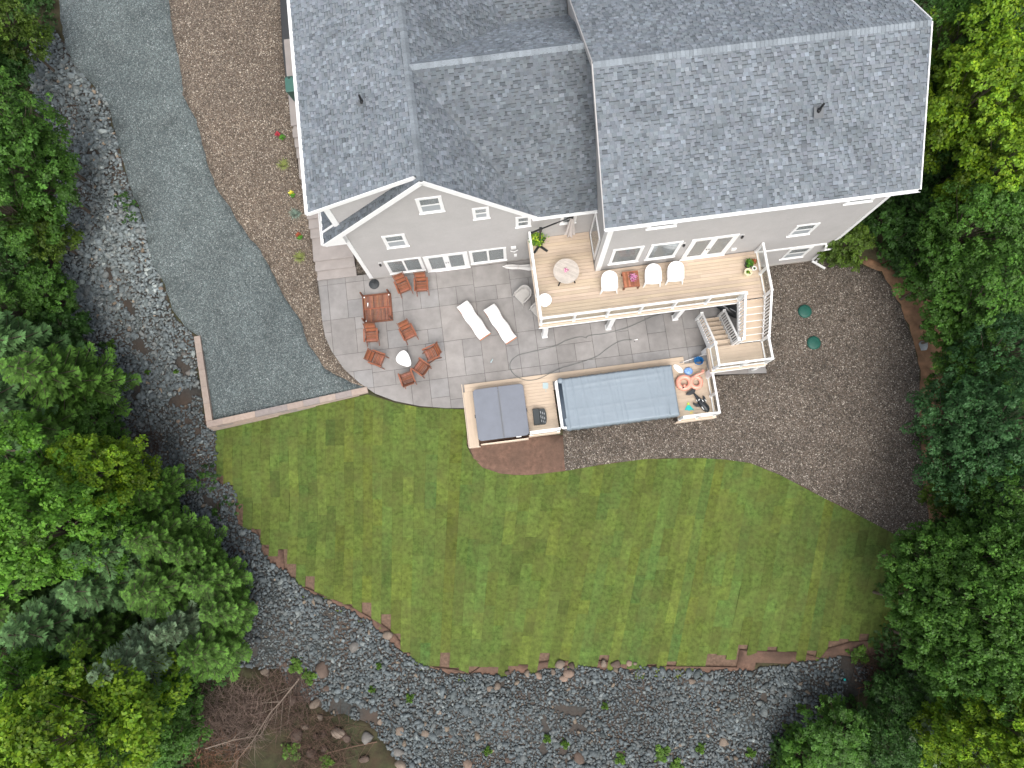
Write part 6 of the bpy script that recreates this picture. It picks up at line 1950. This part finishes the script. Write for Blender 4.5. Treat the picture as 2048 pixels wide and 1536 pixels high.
# ------------------------------------------------------------------ the woods, tree by tree
T_ = [
 # left side, top to bottom
 (35, 45, 62, 5, 'olive1', 'bright green bushy tree in the top left corner beside the gravel drive'),
 (-20, 130, 80, 6, 'deep1', 'dark tree cut by the left picture edge, second from the top left corner'),
 (30, 235, 88, 8, 'mid1', 'mid-green tree on the left edge next to the upper end of the rock band'),
 (70, 330, 92, 7, 'mid2', 'mid-green tree reaching furthest over the upper rock band'),
 (10, 400, 85, 8, 'mid1', 'full green tree on the left edge, level with the long side steps'),
 (92, 455, 60, 4.5, 'olive1', 'lower yellowish-green tree at the rock band, left of the middle of the gravel drive'),
 (30, 530, 70, 5, 'deep1', 'dark green tree in the shade on the left edge, above the blue-green firs'),
 (118, 580, 52, 4, 'mid2', 'small green tree at the narrowest part of the rock band'),
 (35, 620, 62, 5, 'mid1', 'rounded green tree on the left edge just above the firs'),
 (130, 655, 48, 3.5, 'shrub2', 'dark green shrub between the rock band and the first fir'),
 (50, 705, 88, 8, 'fir2', 'uppermost blue-green fir on the left edge'),
 (165, 765, 82, 7.5, 'fir1', 'green fir pointing towards the end of the retaining wall'),
 (60, 815, 85, 8, 'fir2', 'blue-green fir on the left edge, directly above the bright lime maple'),
 (150, 860, 72, 7, 'fir1', 'green fir between the lime maple and the fir by the retaining wall'),
 (205, 845, 48, 4, 'mid2', 'small yellowish-green tree at the foot of the green firs'),
 (50, 960, 105, 10, 'lime2', 'bright lime maple crown on the left edge, upper half of the big lime pair'),
 (75, 1060, 118, 11, 'lime1', 'largest bright lime maple crown on the left edge below the middle'),
 (215, 945, 80, 8, 'lime2', 'yellow-green maple crown reaching right towards the dark rock band'),
 (310, 985, 52, 5, 'fir1', 'small dark fir at the tip of the yellow-green maple crown'),
 (335, 1075, 62, 6, 'fir1', 'green fir next to the rock band where it turns along the lawn'),
 (255, 1095, 72, 7.5, 'fir2', 'blue-green fir behind the one at the bend of the rock band'),
 (395, 1105, 48, 5, 'fir1', 'narrow green fir standing closest to the middle of the rock band'),
 (240, 1165, 72, 7, 'fir2', 'silvery-tipped fir in the middle of the left wood'),
 (345, 1170, 72, 6.5, 'fir1', 'green fir in the middle of the fir group left of the lawn'),
 (430, 1160, 52, 5, 'fir1', 'bright green fir on the rock edge, left of the bare soil at the lawn'),
 (50, 1205, 88, 7.5, 'fir1', 'dull green fir on the left edge beneath the big lime maple'),
 (160, 1235, 84, 8.5, 'fir2', 'tall blue-green fir with its tip leaning left below the lime maple'),
 (235, 1260, 62, 7, 'fir1', 'green fir between the tall blue-green fir and the pale fir'),
 (455, 1215, 48, 4.5, 'fir1', 'low green fir at the rock edge, level with the lower left lawn border'),
 (430, 1290, 62, 5.5, 'fir1', 'green fir just above the brown dead brush'),
 (320, 1300, 75, 8.5, 'fir3', 'palest grey-green fir in the lower left wood'),
 (385, 1245, 50, 6, 'fir3', 'small pale fir right above the palest large fir'),
 (110, 1335, 68, 6, 'fir2', 'shaded blue-green fir above the lime maple in the lower left corner'),
 (200, 1345, 50, 4.5, 'deep1', 'dark leafy tree in the hollow between the firs and the lower lime maple'),
 (30, 1400, 92, 10, 'lime2', 'lime maple crown on the left edge near the bottom corner'),
 (150, 1470, 130, 11, 'lime1', 'broad bright maple crown in the bottom left corner'),
 (255, 1440, 72, 7.5, 'mid1', 'mid-green crown on the right side of the bottom left maple'),
 (30, 1520, 100, 10, 'lime2', 'lime maple crown cut by the very bottom left corner'),
 (330, 1470, 58, 4.5, 'mid2', 'small green tree at the left end of the brown dead brush'),
 (330, 1395, 55, 4, 'mid2', 'low green tree between the palest fir and the dead brush'),
 # right side, top to bottom
 (1990, 40, 110, 10, 'lime1', 'bright yellow-green maple in the top right corner'),
 (1905, 75, 78, 8, 'mid1', 'green maple nearest the upper right roof corner'),
 (1960, 190, 105, 9.5, 'lime2', 'yellow-green maple crown right of the main roof, second from the top'),
 (2040, 175, 80, 9, 'lime1', 'yellow-green maple cut by the right picture edge near the top'),
 (1890, 215, 52, 7, 'lime2', 'small yellow-green crown touching the right roof edge'),
 (2025, 330, 95, 8.5, 'lime2', 'yellow-green maple on the right edge, level with the lower roof corner'),
 (1930, 330, 70, 5, 'deep1', 'dark green tree in the gap between two yellow-green maples'),
 (1870, 330, 45, 3.5, 'shrub2', 'dark shrub in shade right beside the lower right roof corner'),
 (1860, 430, 62, 3.5, 'deep1', 'dark low tree right of the downspout corner of the house'),
 (1960, 450, 85, 7.5, 'mid1', 'green tree on the right, above the upper end of the soil bank'),
 (2040, 450, 70, 7, 'mid2', 'green tree on the right edge above the soil bank'),
 (1700, 485, 46, 3.2, 'olive1', 'small bright green tree at the right corner of the house'),
 (1775, 435, 50, 3, 'shrub2', 'dark undergrowth shrub behind the small bright tree at the house corner'),
 (1900, 545, 68, 5.5, 'mid2', 'green tree leaning over the upper part of the soil bank'),
 (1990, 590, 90, 7.5, 'mid1', 'broad green tree right of the soil bank'),
 (1935, 650, 62, 5, 'mid2', 'green tree beside the pale rock on the bank'),
 (2035, 700, 80, 8, 'blue1', 'blue-green crown cut by the right edge, level with the green lids'),
 (1950, 745, 62, 5, 'mid1', 'dark leafy tree beside the middle of the soil bank'),
 (1935, 825, 75, 6.5, 'blue1', 'blue-green tree overhanging the lower soil bank'),
 (2020, 850, 95, 8.5, 'blue1', 'large blue-green crown on the right edge, right of the gravel yard'),
 (1960, 930, 80, 6.5, 'blue1', 'blue-green tree level with the right end of the gravel yard'),
 (2045, 985, 75, 8, 'mid1', 'green crown on the right edge above the darkest gap'),
 (1920, 985, 50, 3.5, 'olive1', 'low yellowish tree at the lower end of the soil bank'),
 (1985, 1040, 62, 5, 'deep1', 'dark green tree in the deep gap right of the lawn tip'),
 (1905, 1065, 48, 4, 'deep1', 'dark tree touching the lowest point of the gravel yard'),
 (1855, 1125, 72, 6.5, 'mid1', 'green maple reaching over the right tip of the lawn'),
 (1940, 1130, 80, 8, 'mid1', 'green maple behind the one over the lawn tip'),
 (2030, 1120, 80, 8.5, 'mid2', 'green maple on the right edge below the darkest gap'),
 (1850, 1215, 72, 7, 'mid2', 'green maple hanging over the lower right border of the lawn'),
 (1945, 1225, 92, 9, 'mid1', 'biggest green maple crown in the lower right wood'),
 (2035, 1245, 85, 9, 'mid1', 'green maple cut by the right edge in the lower quarter'),
 (1890, 1305, 75, 7.5, 'mid2', 'green maple above the litter-strewn gap at the lower right'),
 (1990, 1330, 85, 8.5, 'mid1', 'green maple right of the litter-strewn gap'),
 (1940, 1395, 55, 6, 'mid2', 'small green crown below the litter-strewn gap'),
 (2025, 1455, 85, 9, 'lime2', 'brighter green maple in the bottom right corner'),
 (1960, 1510, 70, 8, 'lime2', 'bright green crown at the bottom edge near the right corner'),
 (1855, 1440, 55, 5, 'fir3', 'pale grey-green fir at the bottom right, left of the bright maple'),
 (1900, 1495, 45, 5, 'fir3', 'small pale fir at the bottom edge near the right corner'),
 (1775, 1500, 62, 4, 'deep1', 'dark green bushy tree at the bottom edge, right part'),
 (1690, 1480, 62, 3.6, 'mid2', 'low bushy green tree at the bottom edge where the rocks end'),
 (1610, 1518, 48, 2.6, 'shrub1', 'leftmost low green bush along the bottom edge below the rocks'),
 (1800, 1400, 45, 3, 'deep1', 'dark shrubby tree between the rocks and the lower right maples'),
]
for (u, v, r, h_, key, lab) in T_:
    if u < 200 and v < 640: u -= 30
    if 100 < u < 240 and 640 < v < 1000: u -= 24
    if 1820 < u < 1960 and 1060 < v < 1350: u += 22
    if u < 130 and 900 < v < 1560: key = key.replace('lime', 'spring')
    plant(u, v, r * (.98 if key.startswith('fir') else 1.08), h_, key, lab, name=('shrub' if key.startswith('shrub') else None), cat=('shrub' if key.startswith('shrub') else 'tree'),
          group=('woodland trees on the left' if u < 1000 else 'woodland trees on the right'))
# understory: low dark leafy growth nobody could count
def understory():
    rng = np.random.default_rng(77)
    n = 6000
    left = rng.random(n) < .5
    v = rng.uniform(-120, 1640, n)
    u = np.where(left, rng.uniform(-120, 330, n), rng.uniform(1730, 2160, n))
    u = np.where(left & (v > 900), rng.uniform(-120, 470, n), u)
    u = np.where(~left & (v > 1380), rng.uniform(1520, 2160, n), u)
    z = np.full(n, -1.0)
    D = lambda zz: np.array([P(a, b, c) for a, b, c in zip(u, v, zz)])
    xy = D(z)
    for _ in range(2):
        z = idw(LOc, xy[:, 0], xy[:, 1]); xy = D(z)
    x2 = np.c_[xy[:, 0] + np.where(left, .15, -.15), xy[:, 1]]
    x2 = np.where((v < 760)[:, None] & left[:, None], xy + [.45, 0], x2)
    bad = (u > 400) & (u < 800) & (v > 1340)
    for n_ in ('rocks', 'browne', 'bank', 'drive', 'lawn'): bad |= inside(W[n_], x2)
    ok = ~bad
    cs = np.c_[xy[ok], z[ok] + rng.uniform(0, .8, ok.sum())]; rs = rng.uniform(.3, .75, ok.sum())
    V, Fc, T = leaf_cloud(rng, np.array(cs), np.array(rs), 60, .14, yel=.35)
    me = np_mesh('undergrowth', V, Fc, T, FOL['deep'])
    tag(link(bpy.data.objects.new('undergrowth', me)), 'dark leafy undergrowth covering the ground below the trees', 'undergrowth', kind='stuff')
understory()
# weeds on the rocks and bright leafy plants at the lower right
WEEDS = [(1715, 1308, 26, 'bright green leafy plant on the bare soil at the lower right lawn corner'), (1655, 1412, 30, 'largest bright green leafy weed patch on the lower right rocks'),
 (1675, 1425, 20, 'weed clump touching the right side of the largest weed patch'), (1600, 1415, 14, 'small weed left of the largest weed patch on the lower right rocks'), (1575, 1455, 15, 'yellowish weed at the bottom right where the rocks turn to soil'),
 (1322, 1505, 22, 'bright weed clump near the bottom edge of the rocks, below the lawn centre right'), (1350, 1530, 20, 'bright weed clump cut by the bottom edge, right of a similar clump'), (1240, 1515, 16, 'yellow-green weed between two brown boulders at the bottom edge'),
 (1400, 1495, 14, 'small weed just right of the tan boulder near the bottom edge'), (1130, 1486, 12, 'small weed above the flat brown boulder at the bottom centre'), (1210, 1410, 10, 'tiny weed in the middle of the blue-grey rocks below the lawn'), (1095, 1475, 12, 'small weed left of the one above the flat brown boulder'),
 (225, 690, 14, 'small bright green plant on the rocks level with the end of the retaining wall'), (298, 745, 8, 'tiny weed on the dark rocks left of the retaining wall'), (355, 745, 8, 'tiny weed beside pale stones right by the retaining wall'), (342, 938, 9, 'tiny lime weed on the soil patch at the tip of the firs'),
 (595, 1330, 22, 'leafy green plant beside the root of the fallen bare sapling'), (620, 1352, 20, 'pale grassy clump at the root of the fallen bare sapling'), (745, 1378, 10, 'small weed right of the fallen sapling root, on open rocks'), (760, 1330, 10, 'small weed close under the lower left lawn border'),
 (820, 1395, 12, 'orange-green weed in the rocks below the lower left lawn border'), (975, 1500, 12, 'small weed at the bottom, left of the centre'), (1550, 1520, 16, 'weed clump at the bottom edge left of the low bushes'), (1500, 1505, 14, 'small weed at the bottom edge between the tan boulder and the bushes'),
 (585, 1500, 26, 'green weed clump in the brown brush at the bottom edge'), (655, 1520, 20, 'green weed clump among the boulders at the bottom edge'), (1870, 910, 16, 'bright lime sapling at the lower end of the soil bank')]
for i, (u, v, r, lab) in enumerate(WEEDS):
    me, tk, R_, H0 = LIB['weed']
    x, y, z = PG(u, v)
    e = link(bpy.data.objects.new('weed_plant', me)); e.location = (x, y, z); k = r / 50 / R_; e.scale = (k, k, .8); e.rotation_euler = (0, 0, rf.uniform(0, 6))
    tag(e, lab, 'weed', 'weeds growing on the rocks')
# dead brush
TWIG = mat('dead_twig', (.12, .096, .082), .9, tint=True)
def brush(u, v, n, spread, lab, seed, tint=(1, 1, 1), hgt=.9):
    r = random.Random(seed)
    x, y, z = PG(u, v)
    mb = MB()
    for i in range(n):
        a = r.uniform(0, 6.28); q = r.random() ** .6 * spread
        p = Vector((q * math.cos(a), q * math.sin(a) * .8, r.uniform(0, .2)))
        d = Vector((r.gauss(0, 1), r.gauss(0, 1), r.uniform(.1, .9))).normalized()
        L = r.uniform(.35, 1.2)
        pts = [p]
        for s in range(3):
            d = (d + Vector((r.gauss(0, .25), r.gauss(0, .25), r.gauss(-.12, .2)))).normalized()
            pts.append(pts[-1] + d * L / 3)
        k = r.uniform(.6, 1.5)
        pts = [Vector((a_.x, a_.y, max(.02, min(a_.z, hgt)))) for a_ in pts]
        mb.tube(pts, [.010, .008, .006, .003], 3, tuple(k * c for c in tint), cap=False)
    e = mb.build('dead_brush', TWIG); e.location = (x, y, z)
    tag(e, lab, 'brush', 'heaps of dead brush')
brush(455, 1440, 1500, 1.9, 'greyish-brown heap of dead brush at the lower left, next to the green firs', 1, (1.25, 1.15, 1.1), 1.3)
brush(560, 1400, 700, 1.7, 'thin brown dead brush around the fallen bare sapling', 2, (.9, .75, .7))
brush(650, 1500, 600, 1.9, 'reddish-brown dead brush among the boulders at the bottom edge', 3, (.75, .58, .5), .4)
brush(420, 1520, 300, 1.4, 'orange-brown dead brush at the bottom edge left of the boulders', 4, (1.3, .85, .6))
brush(290, 880, 260, 1.0, 'dark tangle of twigs between the firs and the rocks near the retaining wall', 5, (.45, .4, .38), .6)
brush(1760, 1350, 260, 1.3, 'twiggy debris on the soil at the lower right end of the rocks', 6, (.7, .5, .42), .35)
brush(130, 1420, 160, 1.2, 'bare grey twigs between the blue-green fir and the bottom left maple', 7, (1.2, 1.2, 1.25), 2.0)
# fallen bare saplings
def sapling(pts, r0, lab, seed, tint=(1.9, 1.9, 1.8), side=10):
    r = random.Random(seed)
    W3 = []
    for i, (u, v, h_) in enumerate(pts):
        x, y, z = PG(u, v); W3.append(Vector((x, y, z + h_)))
    o = W3[0].copy()
    e = empty('bare_sapling', o, 0, lab, 'tree')
    W3 = [w - o for w in W3]
    n = len(W3)
    MB().tube(W3, [r0 * (1 - .85 * i / (n - 1)) for i in range(n)], 6, tint).build('trunk', TWIG, e)
    mb = MB()
    for k in range(side):
        i = r.randrange(0, n - 1); t = r.random(); p = W3[i].lerp(W3[i + 1], t)
        d = (W3[i + 1] - W3[i]).normalized(); s = Vector((-d.y, d.x, .2)) * r.choice((-1, 1))
        d2 = (d * .8 + s * r.uniform(.3, .9)).normalized(); L = r.uniform(.4, 1.5)
        mb.tube([p, p + d2 * L * .5 + Vector((0, 0, .05)), p + d2 * L + Vector((r.gauss(0, .1), r.gauss(0, .1), 0))], [r0 * .35, r0 * .22, .003], 4, tint)
    mb.build('branches', TWIG, e)
sapling([(600, 1356, .1), (570, 1395, .4), (548, 1420, .6), (518, 1470, .7), (470, 1530, .6)], .035, 'fallen bare sapling with a pale thin trunk lying across the brown brush', 1, side=20)
sapling([(755, 1482, .1), (700, 1492, .2), (650, 1505, .2), (612, 1522, .1)], .03, 'thin bare stem lying near the bottom edge among the boulders', 2, (1.1, .85, .7), 8)
sapling([(420, 1490, .5), (480, 1470, .7), (530, 1462, .6), (580, 1380, .4)], .025, 'grey bare stem crossing the fallen sapling in the brush', 3, side=14)
sapling([(5, 900, .6), (70, 905, .8), (120, 910, .6)], .07, 'grey fallen trunk between the firs and the lime maple on the left edge', 4, (.8, .75, .7), 3)
sapling([(1712, 1376, .1), (1728, 1372, .1), (1722, 1357, .1)], .02, 'short orange stick lying on the rocks at the lower right', 5, (2.2, 1.2, .6), 0)
# litter
x, y, z = PG(1846, 1386)
lt = MB().add([(-.12, -.06, .02), (.02, -.12, .06), (.14, -.02, .03), (.10, .12, .08), (-.04, .08, .10), (-.13, .07, .03)], [(0, 1, 4, 5), (1, 2, 3, 4)]).build('plastic_scrap', WHITEP); lt.location = (x, y, z + .05)
tag(lt, 'crumpled white plastic scrap in the dark gap under the lower right maples', 'litter')
x, y, z = PG(1687, 1358)
lt = MB().lathe([(.05, 0), (.05, .04), (0, .05)], n=8).build('bottle_cap', TEAL); lt.location = (x, y, z + .10)
tag(lt, 'tiny turquoise plastic piece lying on the blue-grey rocks at the right', 'litter')
